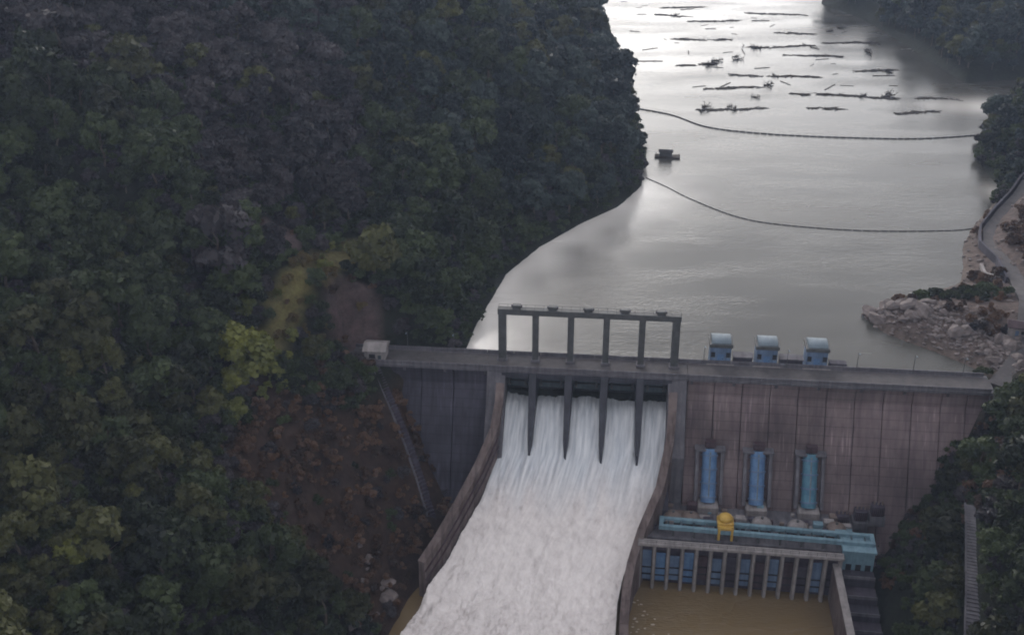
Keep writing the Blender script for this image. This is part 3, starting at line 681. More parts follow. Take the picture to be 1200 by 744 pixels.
# yellow hoist on the teal girder
t = dam_thing('yellow_hoist', 'bright yellow domed hoist trolley riding on the teal crane girder', 'hoist', 66.8, -29.6, -35.8)
MB().box(-2.3, 2.3, -2.0, 2.0, 3.4, 4.9).build('carriage', M['yellow'], t, bevel=.25)
MB().lathe([(2.0,4.9),(2.0,5.5),(1.8,6.0),(1.2,6.5),(.4,6.7)], (0,0,0), 20).build('motor_cover', M['yellow'], t, smooth=True)
for xx in (-1.8, 1.8):
    MB().box(xx-.35, xx+.35, -3.5, -2.8, 0.05, 4.2).build('leg', M['yellow'], t, bevel=.06)
    MB().box(xx-.35, xx+.35, 1.3, 1.9, 0, 3.4).build('leg', M['yellow'], t, bevel=.06)
MB().box(-2.2, 2.2, -3.4, -2.05, 3.45, 4.2).build('cross_beam', M['yellow'], t, bevel=.05)

# teal crane girder
t = dam_thing('crane_girder', 'long teal double girder carried on short legs across the powerhouse front', 'crane girder', 48.5, -29.5, -35.8, rz=R(-2.6))
for yy in (-2.1, 1.5):
    MB().box(0, 59.0, yy-.55, yy+.55, 2.0, 3.3).build('girder', M['teal'], t, bevel=.06)
for x in (.6, 58.4):
    MB().box(x-.6, x+.6, -2.7, 2.1, 2.05, 3.35).build('end_beam', M['teal'], t, bevel=.06)
for x in np.arange(4, 57, 5.9):
    for yy in (-2.1, 1.5): MB().box(x-.3, x+.3, yy-.35, yy+.35, 0, 2.0).build('leg', M['frame'], t)
for x in np.arange(2.5, 57, 3.6):
    MB().box(x-.2, x+.2, -1.5, .9, 2.5, 2.8).build('tie', M['gate'], t)

# teal service tower at the right end
t = dam_thing('service_tower', 'square teal service building at the right end of the powerhouse', 'service building', 103.2, -33.4, -50, rz=R(-2))
MB().box(-4.4, 4.0, -3.6, 3.4, -2, 15.8).build('wall', M['teal'], t, bevel=.1)
MB().box(-4.8, 4.4, -4.0, 3.8, 15.8, 16.5).build('roof', M['teal'], t, bevel=.08)
for k in range(3):
    for j in range(2):
        wn = MB().box(-3.4+2.6*k, -1.9+2.6*k, -3.68, -3.58, 4.0+5.5*j, 6.4+5.5*j).build('window', M['black'], t)
        MB().box(-3.5+2.6*k, -1.8+2.6*k, -3.74, -3.6, 3.8+5.5*j, 3.98+5.5*j).build('sill', M['conc_grey'], wn)
t = dam_thing('tailrace_wall', 'narrow pale concrete wall running downstream along the right side of the brown pool', 'retaining wall', 97.0, -37, -50)
for k in range(9):
    MB().slab([(-.9-.03*k*2,-4.2*k-.06),(.7-.03*k*2,-4.2*k-.06),(.7-.03*(k+1)*2,-4.2*(k+1)+.06),(-.9-.03*(k+1)*2,-4.2*(k+1)+.06)][::-1], -4, 12.2).build('wall_panel', M['conc_pink'], t, bevel=.08)
    MB().slab([(-1.1-.03*k*2,-4.2*k-.03),(.9-.03*k*2,-4.2*k-.03),(.9-.03*(k+1)*2,-4.2*(k+1)+.03),(-1.1-.03*(k+1)*2,-4.2*(k+1)+.03)][::-1], 12.2, 12.7).build('coping', M['conc_pale'], t)
t = dam_thing('access_block', 'dark stepped concrete access block between the tailrace wall and the right bank', 'concrete block', 103.5, -44, -50, rz=R(-2))
for k, (z, y0, y1, mt) in enumerate(((10.6,6.2,2.2,'conc_dark'),(8.2,2.1,-3,'purple'),(6.6,-3.1,-8,'conc_dark'),(5.0,-8.1,-13,'purple'),(3.6,-13.1,-22,'conc_dark'))):
    b_ = MB().box(-5.0, 3.4+.2*k, y1, y0, -4, z).build('terrace', M[mt], t, bevel=.1)
    MB().box(-4.9, 3.3+.2*k, y1+.05, y1+.3, z, z+.9).build('kerb', M['conc_grey'], b_)

# transformers on the bench right of the penstocks
for i, (x, y, z, lab) in enumerate(((103.5,-21.2,-36,'dull purple transformer below the dam face, nearest the teal penstock'),
                             (108.5,-20.6,-34.5,'second dull purple transformer, between two others at the foot of the dam face'),
                             (113.2,-20.0,-33,'dull purple transformer closest to the brown right bank'))):
    t = dam_thing('transformer', lab, 'transformer', x-3, y, z, 'transformers at the foot of the dam')
    MB().box(-1.7, 1.7, -1.4, 1.4, 0, 3.2).build('tank', M['purple'], t, bevel=.12)
    MB().box(-2.2, 2.2, -2.0, 2.0, -3, 0).build('plinth', M['conc_grey'], t, bevel=.05)
    for xx in (-1.1, 0, 1.1): MB().lathe([(.16,3.2),(.3,3.5),(.16,3.8),(.3,4.1),(.14,4.5)], (xx,0,0), 8).build('bushing', M['dome'], t)
    for j in range(6): MB().box(-1.5+.55*j, -1.35+.55*j, -2.0, -1.42, .5, 2.8).build('fin', M['maroon'], t)

# ------------------------------------------------------------------ left abutment: hut, stairs
def ground(x, y):
    X, Y = to_w(x, y); return float(height(np.array([X]), np.array([Y]))[0])
t = dam_thing('abutment_hut', 'small pale blue-grey control hut at the left end of the dam crest', 'hut', -36.5, -1.0, -.2)
MB().box(-3.0, 3.0, -3.0, 3.0, -6, 3.4).build('wall', M['conc_pale'], t, bevel=.08)
MB().prism([(-3.6,3.3),(3.6,3.3),(3.6,3.6),(0,4.9),(-3.6,3.6)], -3.5, 3.5).build('roof', M['conc_pale'], t)
wn = MB().box(-1.6, .2, -3.08, -2.98, 1.2, 2.4).build('window', M['black'], t)
MB().box(-1.8, .4, -3.14, -3.0, 1.0, 1.18).build('sill', M['conc_grey'], wn)
MB().box(1.0, 2.0, -3.07, -2.98, .0, 2.1).build('door', M['gate'], t)
t = dam_thing('abutment_stairway', 'pale concrete stairway stepping down the slope along the left edge of the dam', 'stairway', 0, 0, 0)
stp = [(-36,-5.5),(-33,-8),(-29,-12),(-24.5,-16.5),(-20.5,-21),(-17,-26)]
SP = [Vector((a_, b_, ground(a_, b_)+.6)) for a_, b_ in stp]
for i, (a_, b_) in enumerate(zip(SP[:-1], SP[1:])):
    n = 9
    for j in range(n):
        p = a_.lerp(b_, (j+.5)/n); d = (b_-a_).xy.normalized(); q = Vector((-d.y, d.x))*1.1; hl = (b_-a_).xy.length/n/2-.02
        poly = [(p.x-q.x-d.x*hl, p.y-q.y-d.y*hl), (p.x+q.x-d.x*hl, p.y+q.y-d.y*hl), (p.x+q.x+d.x*hl, p.y+q.y+d.y*hl), (p.x-q.x+d.x*hl, p.y-q.y+d.y*hl)]
        MB().slab(poly, p.z-2.2, p.z).build('step', M['purple'], t)
    d = (b_-a_).xy.normalized(); q = Vector((-d.y, d.x, 0))*-1.5
    MB().bar(a_+q+Vector((0,0,.3)), b_+q+Vector((0,0,.3)), .35, 4).build('side_kerb', M['conc_grey'], t)

# ------------------------------------------------------------------ right abutment
def gw(X, Y): return float(height(np.array([float(X)]), np.array([float(Y)]))[0])
def path_strip(name, pts, width, mat, lift, thick=.5, parent=None, side=0.0, step=3.0):
    P = [Vector((a_, b_, 0)) for a_, b_ in pts]; D = []
    for a_, b_ in zip(P[:-1], P[1:]):
        n = max(1, int((b_-a_).length/step)); D += [a_.lerp(b_, i/n) for i in range(n)]
    D.append(P[-1])
    zs = [gw(p.x, p.y) for p in D]
    zs = [sum(zs[max(0, i-2):i+3])/len(zs[max(0, i-2):i+3]) for i in range(len(zs))]
    vs = []; fs = []
    for i, p in enumerate(D):
        d = (D[min(i+1, len(D)-1)]-D[max(i-1, 0)]).normalized(); q = Vector((-d.y, d.x, 0)); c = p+q*side
        for s_, z in ((-1, -thick), (-1, 0), (1, 0), (1, -thick)): vs.append((c.x+q.x*s_*width/2, c.y+q.y*s_*width/2, zs[i]+lift+z))
    for i in range(len(D)-1):
        for j in range(4): fs.append((i*4+j, i*4+(j+1) % 4, i*4+4+(j+1) % 4, i*4+4+j))
    fs += [(0,1,2,3), tuple(len(vs)-4+j for j in (3,2,1,0))]
    return MB().add(vs, fs).build(name, mat, parent), D, zs
road_pts = [(139,293),(152,308),(163,335),(168,355),(171,372),(171,388),(176,402),(186,416),(196,428),(204,440),(216,452)]
rd_, _, _ = path_strip('road', road_pts, 6.0, M['asphalt'], .35, 2.0); tag(rd_, kind='structure')
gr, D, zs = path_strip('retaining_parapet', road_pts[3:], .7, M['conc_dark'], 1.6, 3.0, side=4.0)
tag(gr, 'dark curved parapet wall edging the road on the right shore', 'wall')
gr, D, zs = path_strip('gravel_kerb', [(163,375),(161,366),(166,356)], 1.0, M['conc_pale'], .9, 1.2)
tag(gr, 'short pale curved kerb on the water side of the right shore road', 'kerb')

def rock_mesh(seed, mat):
    r_ = random.Random(seed); bm = bmesh.new(); bmesh.ops.create_icosphere(bm, subdivisions=2, radius=1)
    off = Vector((r_.random()*50, r_.random()*50, r_.random()*50)); sc = Vector((.8+r_.random()*.5, .6+r_.random()*.5, .5+r_.random()*.35))
    for v in bm.verts:
        n = mnoise.noise(v.co*1.1+off)*.45 + mnoise.noise(v.co*2.6+off)*.2
        v.co = Vector((v.co.x*sc.x, v.co.y*sc.y, v.co.z*sc.z))*(1+n)
    me = bpy.data.meshes.new('rock'); bm.to_mesh(me); bm.free(); me.materials.append(mat); return me
rocks = [rock_mesh(i, M['rock']) for i in range(5)]
crest_line = [(112,341),(120,334),(130,326),(138,318),(144,308),(148,300)]
rk = random.Random(12)
nb_ = 0
for i in range(70):
    k = rk.random()*(len(crest_line)-1); j = int(k); f = k-j
    x = crest_line[j][0]*(1-f)+crest_line[j+1][0]*f + rk.gauss(2, 4.0); y = crest_line[j][1]*(1-f)+crest_line[j+1][1]*f + rk.gauss(4, 4.5)
    if sdist(np.array([x]), np.array([y]), RES_POLY)[0] < -.8: continue
    s = .9+rk.random()**2*2.2
    o = link_mesh('boulder', rocks[i % 5]); o.location = (x, y, gw(x, y)+s*.15); o.scale = (s*1.3, s, s); o.rotation_euler = (rk.random()*.4, rk.random()*.4, rk.random()*6)
    tag(o, 'pinkish grey boulder lying on the bare spit beside the right abutment', 'boulder', 'boulders on the bare spit')
for i in range(26):
    x = 160+rk.random()*46; y = 330+rk.random()*100
    if sdist(np.array([x]), np.array([y]), RES_POLY)[0] < 2: continue
    s = .7+rk.random()**2*1.6
    o = link_mesh('boulder', rocks[i % 5]); o.location = (x, y, gw(x, y)+s*.15); o.scale = (s*1.3, s, s); o.rotation_euler = (rk.random()*.4, rk.random()*.4, rk.random()*6)
    tag(o, 'pinkish grey boulder on the bare bank beside the right shore road', 'boulder', 'boulders beside the shore road')
for i in range(22):
    lx_ = -24 - rk.random()*9; ly_ = -50 - rk.random()*22; x, y = to_w(lx_, ly_); s = .6+rk.random()**2*1.7
    if sdist(np.array([x]), np.array([y]), RIV_POLY)[0] < -4.5: continue
    o = link_mesh('boulder', rocks[i % 5]); o.location = (x, y, max(gw(x, y), -50.6)+s*.2); o.scale = (s*1.3, s, s); o.rotation_euler = (rk.random()*.4, rk.random()*.4, rk.random()*6)
    tag(o, 'wet brownish boulder at the river edge below the left chute wall', 'boulder', 'boulders at the river edge below the chute wall')
# riprap, uncountable small stones on the spit
V = []; F = []
base_bm = bmesh.new(); bmesh.ops.create_icosphere(base_bm, subdivisions=1, radius=1); bv = np.array([v.co[:] for v in base_bm.verts]); bf = [[v.index for v in f.verts] for f in base_bm.faces]; base_bm.free()
for i in range(1500):
    k = rk.random()*(len(crest_line)-1); j = int(k); f = k-j
    x = crest_line[j][0]*(1-f)+crest_line[j+1][0]*f + rk.gauss(2, 5.5); y = crest_line[j][1]*(1-f)+crest_line[j+1][1]*f + rk.gauss(3, 5.5)
    if i > 1000: x = 152+rk.random()*58; y = 325+rk.random()*115
    if sdist(np.array([x]), np.array([y]), RES_POLY)[0] < -.5: continue
    s = .2+rk.random()**2*.6; p = bv*np.array([s*1.3, s, s*.8])*(1+.35*(np.random.default_rng(i).random((len(bv),1))-.5)); b0_ = len(V)
    a_ = rk.random()*6; ca_, sa_ = math.cos(a_), math.sin(a_); z = gw(x, y)
    V += [(x+q[0]*ca_-q[1]*sa_, y+q[0]*sa_+q[1]*ca_, z+q[2]+.1) for q in p]; F += [[b0_+t_ for t_ in f_] for f_ in bf]
me = bpy.data.meshes.new('rubble'); me.from_pydata(V, [], F); me.materials.append(M['rock'])
tag(link_mesh('rubble', me), 'loose pinkish rubble scattered over the bare ground by the right abutment', 'rubble', kind='stuff')

X, Y = 153, 318
t = tag(empty('abutment_hut', (X, Y, gw(X, Y)), R(-20)), 'small white-walled hut with a dull roof at the right end of the dam', 'hut')
MB().box(-2.6, 2.6, -2.2, 2.2, -2, 3.0).build('wall', M['conc_pale'], t, bevel=.06)
MB().prism([(-2.8,2.9),(2.8,2.9),(2.8,3.1),(0,4.3),(-2.8,3.1)], -3.0, 3.0).build('roof', M['maroon'], t)
MB().box(-.5, .5, -2.27, -2.18, 0, 2.0).build('door', M['blue_grey'], t)
wn = MB().box(1.1, 2.0, -2.27, -2.18, 1.0, 2.0).build('window', M['black'], t); MB().box(1.0, 2.1, -2.32, -2.2, .85, .98).build('sill', M['white'], wn)

# pale stairway in the trees, bottom right
t = tag(empty('slope_stairway', (0,0,0)), 'pale concrete stairway running down through the trees on the right bank', 'stairway')
sa, sb = Vector((121.4, 256.0, 0)), Vector((107.5, 211.0, 0))
n = 44; d = (sb-sa).normalized(); q = Vector((-d.y, d.x, 0)); hl = (sb-sa).length/n/2
zs_ = [gw(*sa.lerp(sb, j/n).xy) for j in range(n+1)]
zs_ = [sum(zs_[max(0, j-4):j+5])/len(zs_[max(0, j-4):j+5]) + 1.4 for j in range(n+1)]
for j in range(n):
    p = sa.lerp(sb, (j+.5)/n)
    poly = [tuple((p-q*1.5-d*(hl-.02)).xy), tuple((p+q*1.5-d*(hl-.02)).xy), tuple((p+q*1.5+d*(hl-.02)).xy), tuple((p-q*1.5+d*(hl-.02)).xy)]
    MB().slab(poly, zs_[j]-3.5, zs_[j]).build('step', M['conc_grey'], t)
for sgn in (-1, 1):
    for j in range(0, n, 4):
        a_ = sa.lerp(sb, j/n)+q*sgn*1.8; b_ = sa.lerp(sb, min(n, j+4)/n-.002)+q*sgn*1.8
        MB().bar((a_.x, a_.y, zs_[j]+.2), (b_.x, b_.y, zs_[min(n, j+4)]+.2), .3, 4).build('side_kerb', M['conc_grey'], t)

# foam rafts drifting on the brown pool
fr_ = random.Random(31); scm = MB()
for i in range(34):
    cx = 41.4+abs(fr_.gauss(0, 3.5)); cy = fr_.uniform(-41, -80); s_ = fr_.uniform(.12, .32)
    n_ = 7; a_ = fr_.random()*3; pts_ = [to_w(cx+s_*1.9*math.cos(k*6.283/n_)*fr_.uniform(.5,1.2), cy+s_*math.sin(k*6.283/n_)*fr_.uniform(.5,1.2)) for k in range(n_)]
    scm.slab(pts_, -49.99, -49.94)
tag(scm.build('foam_scum', M['foam_scum']), 'small pale foam flecks drifting on the brown tailrace pool', 'foam', kind='stuff')

# ------------------------------------------------------------------ log booms, pontoon, drifting debris
def boom(name, label, pts, r):
    t = tag(empty(name, (pts[0][0], pts[0][1], -3)), label, 'floating boom')
    P = [Vector((a_, b_, 0)) for a_, b_ in pts]; C = []
    for i in range(len(P)-1):                                    # Catmull-Rom
        p0, p1, p2, p3 = P[max(0,i-1)], P[i], P[i+1], P[min(len(P)-1,i+2)]
        n = max(2, int((p2-p1).length/3.0))
        for k in range(n):
            u = k/n; C.append(.5*((2*p1)+(p2-p0)*u+(2*p0-5*p1+4*p2-p3)*u*u+(3*p1-p0-3*p2+p3)*u**3))
    C.append(P[-1]); o_ = P[0]; fm = MB(); cm = MB()
    for i, (a_, b_) in enumerate(zip(C[:-1], C[1:])):
        a_ = a_-o_; b_ = b_-o_
        cm.bar(a_, b_, r*.3, 4)
        fm.bar(a_.lerp(b_, .06)+Vector((0,0,.12)), a_.lerp(b_, .94)+Vector((0,0,.12)), r, 7)
    cm.build('cable', M['float'], t); f_ = fm.build('float', M['float'], t); f_['kind'] = 'stuff'
boom('log_boom', 'far thin curved line of dark floats crossing the reservoir below the drifting debris', [(50,572),(76,556),(92,536),(118,526),(150,521),(185,519),(214,524)], .34)
boom('log_boom', 'near sagging line of floats crossing the reservoir above the dam', [(56,468),(63,458),(72,443),(88,424),(106,416),(135,411),(170,412),(178,418)], .17)

t = tag(empty('pontoon', (68, 494, -3), R(-8)), 'dark floating pontoon with a small cabin moored against the left shore', 'pontoon')
MB().box(-5.5, 5.5, -2, 2, -.3, .7).build('hull', M['wood'], t, bevel=.1)
MB().box(-3.5, 2.0, -1.4, 1.4, .7, 2.6).build('cabin', M['frame'], t, bevel=.06)
MB().prism([(-1.8,2.6),(1.8,2.6),(0,3.5)], -3.9, 2.4).build('roof', M['black'], t)
for sx in (-4.9, 4.9): MB().bar((sx,1.6,.7), (sx,1.6,1.5), .12, 6).build('bollard', M['black'], t)

def snag(seed, size, flat=1.0):
    r_ = random.Random(seed); m_ = MB()
    a_ = r_.random()*6; p = Vector((-size*.9, 0, .1)); q = Vector((size*.9, r_.uniform(-1,1), .5))
    m_.bar(p, q, .38, 7, .22)
    for k in range(9):
        b_ = p.lerp(q, .15+.8*r_.random()); e_ = b_+Vector((r_.uniform(-1.8,1.8), r_.uniform(-1.5,1.5), r_.uniform(.3,2.6)*size*.22))
        m_.bar(b_, e_, .16, 5, .06)
        for j in range(3):
            c_ = b_.lerp(e_, .5+.4*r_.random()); m_.bar(c_, c_+Vector((r_.uniform(-1,1), r_.uniform(-1,1), r_.uniform(.1,.9))), .08, 4, .03)
    rt_ = Vector(p)
    for k in range(7): m_.bar(rt_, rt_+Vector((r_.uniform(-.9,-.1), r_.uniform(-1.2,1.2), r_.uniform(-.3,1.4))), .16, 4, .05)
    return m_
def raft_mesh(seed, length, wid):
    r_ = random.Random(seed); m_ = MB()
    n = int(length*2.8)
    for k in range(n):
        x = r_.uniform(-.5, .5)*length; y = r_.gauss(0, wid*.33)+math.sin(x*.14+seed)*.9
        l_ = r_.uniform(.8, 3.4); a_ = r_.gauss(0, .45)
        if math.sin(x*.5+seed*2.3)+math.sin(x*.21+seed) < -1.5: continue
        m_.bar((x-l_*math.cos(a_), y-l_*math.sin(a_), r_.uniform(0,.12)), (x+l_*math.cos(a_), y+l_*math.sin(a_), r_.uniform(0,.15)), r_.uniform(.1,.28), 5, .09)
    return m_
snags = [(105.1, 766.3), (112.0, 652.9), (109.8, 647.7), (126.8, 664.5), (127.0, 658.3), (140.9, 623.9), (134.8, 606.8), (123.2, 584.3), (94.2, 564.3), (96.3, 569.1), (109.1, 564.3), (194.3, 723.4), (204.1, 732.5), (212.1, 697.0), (204.4, 672.3), (197.2, 634.5), (204.3, 632.3), (178.0, 587.4), (191.2, 586.2), (192.6, 592.5), (141.6, 684.5), (108.1, 569.1), (115.3, 655.2)]
mats_ = [(104.0, 766.3, 20.6), (113.3, 703.9, 31.8), (103.3, 647.7, 21.7), (140.9, 623.9, 45.7), (115.3, 601.5, 31.4), (168.9, 587.4, 52.5), (214.3, 582.4, 19.7), (108.2, 564.3, 31.4), (154.9, 566.1, 15.7), (157.6, 687.0, 37.3), (171.5, 666.0, 32.3), (200.1, 695.3, 31.4), (197.2, 634.5, 23.1), (172.7, 718.8, 21.6), (128.0, 751.5, 31.4), (167.8, 771.4, 32.2), (112.8, 790.1, 28.2), (197.2, 558.5, 20.8)]
sn_me = []
for i in range(5):
    sm_ = snag(i, 2.2+.4*i); me = bpy.data.meshes.new('floating_snag'); me.from_pydata(sm_.v, [], sm_.f); me.materials.append(M['wood']); sn_me.append(me)
for i, (x, y) in enumerate(snags):
    o = link_mesh('floating_snag', sn_me[i % 5], loc=(x, y, -3.0)); o.rotation_euler = (0, 0, (i*1.7) % 6.28 if i % 3 else .2); _k = [1.15, .8, 1.3, .65, 1.0, .9][i % 6]; o.scale = (_k, _k, _k)
    tag(o, 'dark uprooted tree with bare branches drifting on the far part of the reservoir', 'driftwood', 'uprooted trees drifting on the reservoir')
for i, (x, y, l_) in enumerate(mats_):
    rm = raft_mesh(i+3, l_, 2.6); o = rm.build('debris_raft', M['wood'], loc=(x, y, -3.0)); o.rotation_euler = (0, 0, ((i*7) % 5-2)*.09)
    tag(o, 'long thin streak of drifting branches and logs on the bright far water', 'driftwood', 'streaks of drifting branches on the reservoir')


fl_ = random.Random(77); lg_me = []
for i in range(4):
    m_ = MB(); l_ = 2.2+i*.8; m_.bar((-l_,0,0), (l_,.3*(i-1),.05), .26, 6, .17); m_.bar((l_*.2,.1,.1), (l_*.5,.9,.9), .09, 4, .04); m_.bar((-l_*.4,0,.1), (-l_*.6,-.8,.5), .08, 4, .03)
    me = bpy.data.meshes.new('floating_log'); me.from_pydata(m_.v, [], m_.f); me.materials.append(M['wood']); lg_me.append(me)
for i in range(46):
    x = fl_.uniform(72, 205); y = fl_.triangular(560, 860, 640)
    if sdist(np.array([x]), np.array([y]), RES_POLY)[0] > -8: continue
    o = link_mesh('floating_log', lg_me[i % 4], loc=(x, y, -3.0)); o.rotation_euler = (0, 0, fl_.gauss(0, .7)); k_ = fl_.uniform(.6, 1.5); o.scale = (k_, k_, k_)
    tag(o, 'single small dark log adrift between the long streaks of floating branches', 'log', 'single logs drifting on the reservoir')

# ------------------------------------------------------------------ vegetation
def crown_mesh(name, seed, h0, h1, rad, mat, nl=15, per=105, leaf=.75):
    """uneven crown: leaf clumps gathered on lobes spread through the crown's volume"""
    g = np.random.default_rng(seed); V = []
    cen = []
    for i in range(nl):
        a_ = g.random()*2*np.pi; u = g.random(); zc_ = h0+(h1-h0)*(.15+.72*u)
        rr = rad*(.25+.62*np.sqrt(g.random()))*np.sqrt(max(.12, 1-((u-.35)/.75)**2))
        cen.append((rr*np.cos(a_), rr*np.sin(a_), zc_, rad*(.27+.22*g.random())))
    cen.append((0, 0, h1-rad*.35, rad*.4))
    for cx, cy, cz, cr_ in cen:
        d = g.normal(size=(per, 3)); d /= np.linalg.norm(d, axis=1)[:, None]; d[:, 2] = np.where(d[:, 2] < -.35, -d[:, 2], d[:, 2])
        rr = cr_*(.72+.42*g.random(per)); c = np.array([cx, cy, cz])+d*rr[:, None]*np.array([1,1,.8])
        nrm = d+g.normal(size=(per, 3))*.55; nrm /= np.linalg.norm(nrm, axis=1)[:, None]
        t1 = np.cross(nrm, g.normal(size=(per, 3))); t1 /= np.linalg.norm(t1, axis=1)[:, None]; t2 = np.cross(nrm, t1)
        s_ = leaf*(.45+.6*g.random(per))[:, None]; e_ = s_*(.5+.3*g.random(per))[:, None]
        V.append(np.stack([c-t1*s_, c-t2*e_, c+t1*s_, c+t2*e_], 1))
    return quads_mesh(name, np.concatenate(V), mat)
def trunk_mesh(name, seed, h, r):
    r_ = random.Random(seed); m_ = MB(); p = Vector((0,0,-1.5)); rr = r
    for k in range(4):
        q = Vector((r_.uniform(-.4,.4), r_.uniform(-.4,.4), h*(k+1)/4)); m_.bar(p, q, rr, 7, rr*.75, cap=False); p = q; rr *= .75
        if k:
            for j in range(2):
                a_ = r_.random()*6.28; e_ = p+Vector((math.cos(a_)*h*.25, math.sin(a_)*h*.25, h*.16)); m_.bar(p-Vector((0,0,h*.1)), e_, rr*.55, 5, rr*.2, cap=False)
    me = bpy.data.meshes.new(name); me.from_pydata(m_.v, [], m_.f); me.materials.append(M['bark']); return me
KINDS = ['green', 'olive', 'violet', 'bluish', 'bright']
VAR = []                                                   # (kind, crown mesh, trunk mesh)
for i, kd in enumerate(['green','green','green','olive','olive','violet','violet','bluish','bluish','bright']):
    hh = [9.5, 11.5, 8.5, 9.0, 11.0, 9.0, 10.5, 10.0, 12.0, 8.5][i]; rd0 = [4.2, 4.0, 4.6, 4.3, 3.6, 4.4, 3.9, 4.2, 3.8, 4.0][i]
    VAR.append((kd, crown_mesh('crown', 40+i, hh*.30, hh, rd0, LEAF[kd]), trunk_mesh('trunk', i, hh*.75, .32)))
BUSH = []
for i, kd in enumerate(['brown','brown','brown','violet','ochre','bright','green']):
    BUSH.append((kd, crown_mesh('foliage', 80+i, .1, 2.4+.4*(i % 3), 1.7, LEAF[kd], nl=8, per=60, leaf=.42)))

def scatter(step, x0, x1, y0, y1, seed):
    g = np.random.default_rng(seed)
    a_, b_ = np.meshgrid(np.arange(x0, x1, step), np.arange(y0, y1, step), indexing='ij')
    a_ = a_+(g.random(a_.shape)-.5)*step*.95; b_ = b_+(g.random(b_.shape)-.5)*step*.95
    return a_.ravel(), b_.ravel(), g
def project(X, Y, Z):
    c = Y*math.cos(R(27))-(Z-170)*math.sin(R(27)); v = Y*math.sin(R(27))+(Z-170)*math.cos(R(27))
    return 600+1388*X/c, 372-1388*v/c, c
TX, TY, g = scatter(5.9, -700, 620, 95, 1350, 5)
far = np.hypot(TX, TY) > 620
keep = (~far) | (g.random(len(TX)) < .72)
TX, TY = TX[keep], TY[keep]
TZ = height(TX, TY); px, py, cdep = project(TX, TY, TZ)
dU = sdist(TX, TY, RES_POLY); dD = sdist(TX, TY, RIV_POLY); lx, ly = to_l(TX, TY)
ok = (np.abs(px-600) < 880) & (py > -260) & (py < 1250) & (cdep > 60)
ok &= np.where(ly > -3, dU > 1.6+3.0*g.random(len(TX)), dD > 6) & ~((ly > -12) & (ly < 8) & (lx > -45) & (lx < 143))
ok &= ~((ly > -62) & (ly <= -3) & (lx > 105) & (lx < 116))
nz = vnoise(TX, TY, 11, 3)
sz = slope_zone(TX, TY); ok &= (sz < .25+.3*(nz > .33))
ok &= (np.exp(-(((px-372)/34)**2+((py-385)/38)**2)) < .55) & (track_zone(TX, TY) < .3) & (bare_zone(TX, TY) < .35)
rbz = right_bench(TX, TY); ok &= (rbz < .3)
def dseg(X, Y, p, q):
    ex, ey = q[0]-p[0], q[1]-p[1]; t_ = np.clip(((X-p[0])*ex+(Y-p[1])*ey)/(ex*ex+ey*ey), 0, 1); return np.hypot(X-p[0]-t_*ex, Y-p[1]-t_*ey)
ok &= dseg(TX, TY, sa, (sb.x, sb.y)) > 3.6
for p, q in (((-69,296),(-60,315)), ((-60,315),(-43,346))): ok &= dseg(TX, TY, (p[0]-1, p[1]-4), (q[0]-1, q[1]-4)) > 8.5
for p, q in zip(stp[:-1], stp[1:]): ok &= dseg(lx, ly, p, q) > 4.5
for p, q in zip(road_pts[:-1], road_pts[1:]): ok &= dseg(TX, TY, p, q) > 7
ok &= ~((lx > -45) & (lx < -6) & (ly < 0) & (ly > -62) & (dD < 14))
ok &= ~((lx > 105) & (lx < 128) & (ly < 0) & (ly > -34) & (dD < 20))
TX, TY, TZ, px, py, cdep, lx, ly = [a_[ok] for a_ in (TX, TY, TZ, px, py, cdep, lx, ly)]
nT = len(TX); g = np.random.default_rng(9)
zk = vnoise(TX, TY, 45, 11)+.35*(g.random(nT)-.5)
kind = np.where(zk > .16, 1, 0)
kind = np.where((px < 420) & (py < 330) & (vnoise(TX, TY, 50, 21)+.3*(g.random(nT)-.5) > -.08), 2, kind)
kind = np.where((cdep > 430) & (g.random(nT) < .7), 3, kind)  # most distant trees take the bluish leaves, haze put into their colour
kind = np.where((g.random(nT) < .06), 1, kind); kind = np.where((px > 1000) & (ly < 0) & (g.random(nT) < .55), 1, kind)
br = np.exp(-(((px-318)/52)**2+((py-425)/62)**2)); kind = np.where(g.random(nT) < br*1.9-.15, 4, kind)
kind = np.where((g.random(nT) < .004) & (cdep < 420), 4, kind)
vi = {k: [i for i, v in enumerate(VAR) if v[0] == KINDS[k]] for k in range(5)}
var = np.array([vi[k][int(r_*len(vi[k]))] for k, r_ in zip(kind, g.random(nT))])
scl = (.62+1.05*g.random(nT)**2.0)*np.where(g.random(nT) < .05, 1.3, 1.0)*np.where(cdep > 560, 1.12, 1.0)*np.where(px > 1000, .85, 1.0)
rot = g.random(nT)*2*np.pi
inframe = (px > -15) & (px < 1215) & (py > -10) & (py < 775)
size = np.where(inframe, scl/cdep, 0)
order = np.argsort(-size); solo = set(order[:298].tolist())
LBL = {0: 'dark green', 1: 'olive green', 2: 'dull purplish', 3: 'haze-tinted blue-green', 4: 'bright yellow-green'}
def region(i):
    x, y = px[i], py[i]
    if x > 1000:
        if ly[i] >= 0: return 'in the woods on the right shore of the reservoir'
        return 'close to the right end of the dam' if ly[i] > -32 else ('beside the pale stairway on the right bank' if dseg(TX[i:i+1], TY[i:i+1], sa, (sb.x, sb.y))[0] < 12 else 'in the woods on the right bank below the dam')
    if y > 600: return 'in the dark forest at the bottom left corner' if x < 150 else ('in the lowest part of the left forest' if x < 320 else 'just above the river below the cleared slope')
    if y > 450: return 'near the left edge, level with the white torrent' if x < 150 else 'beside the brown cleared slope'
    if y > 330: return 'near the left edge, level with the dam crest' if x < 180 else ('among the yellow-green trees left of the dam' if x < 380 else 'behind the hut at the left end of the dam')
    return 'on the left hillside above the dam crest' if x < 320 else 'beside the yellowish track above the dam'
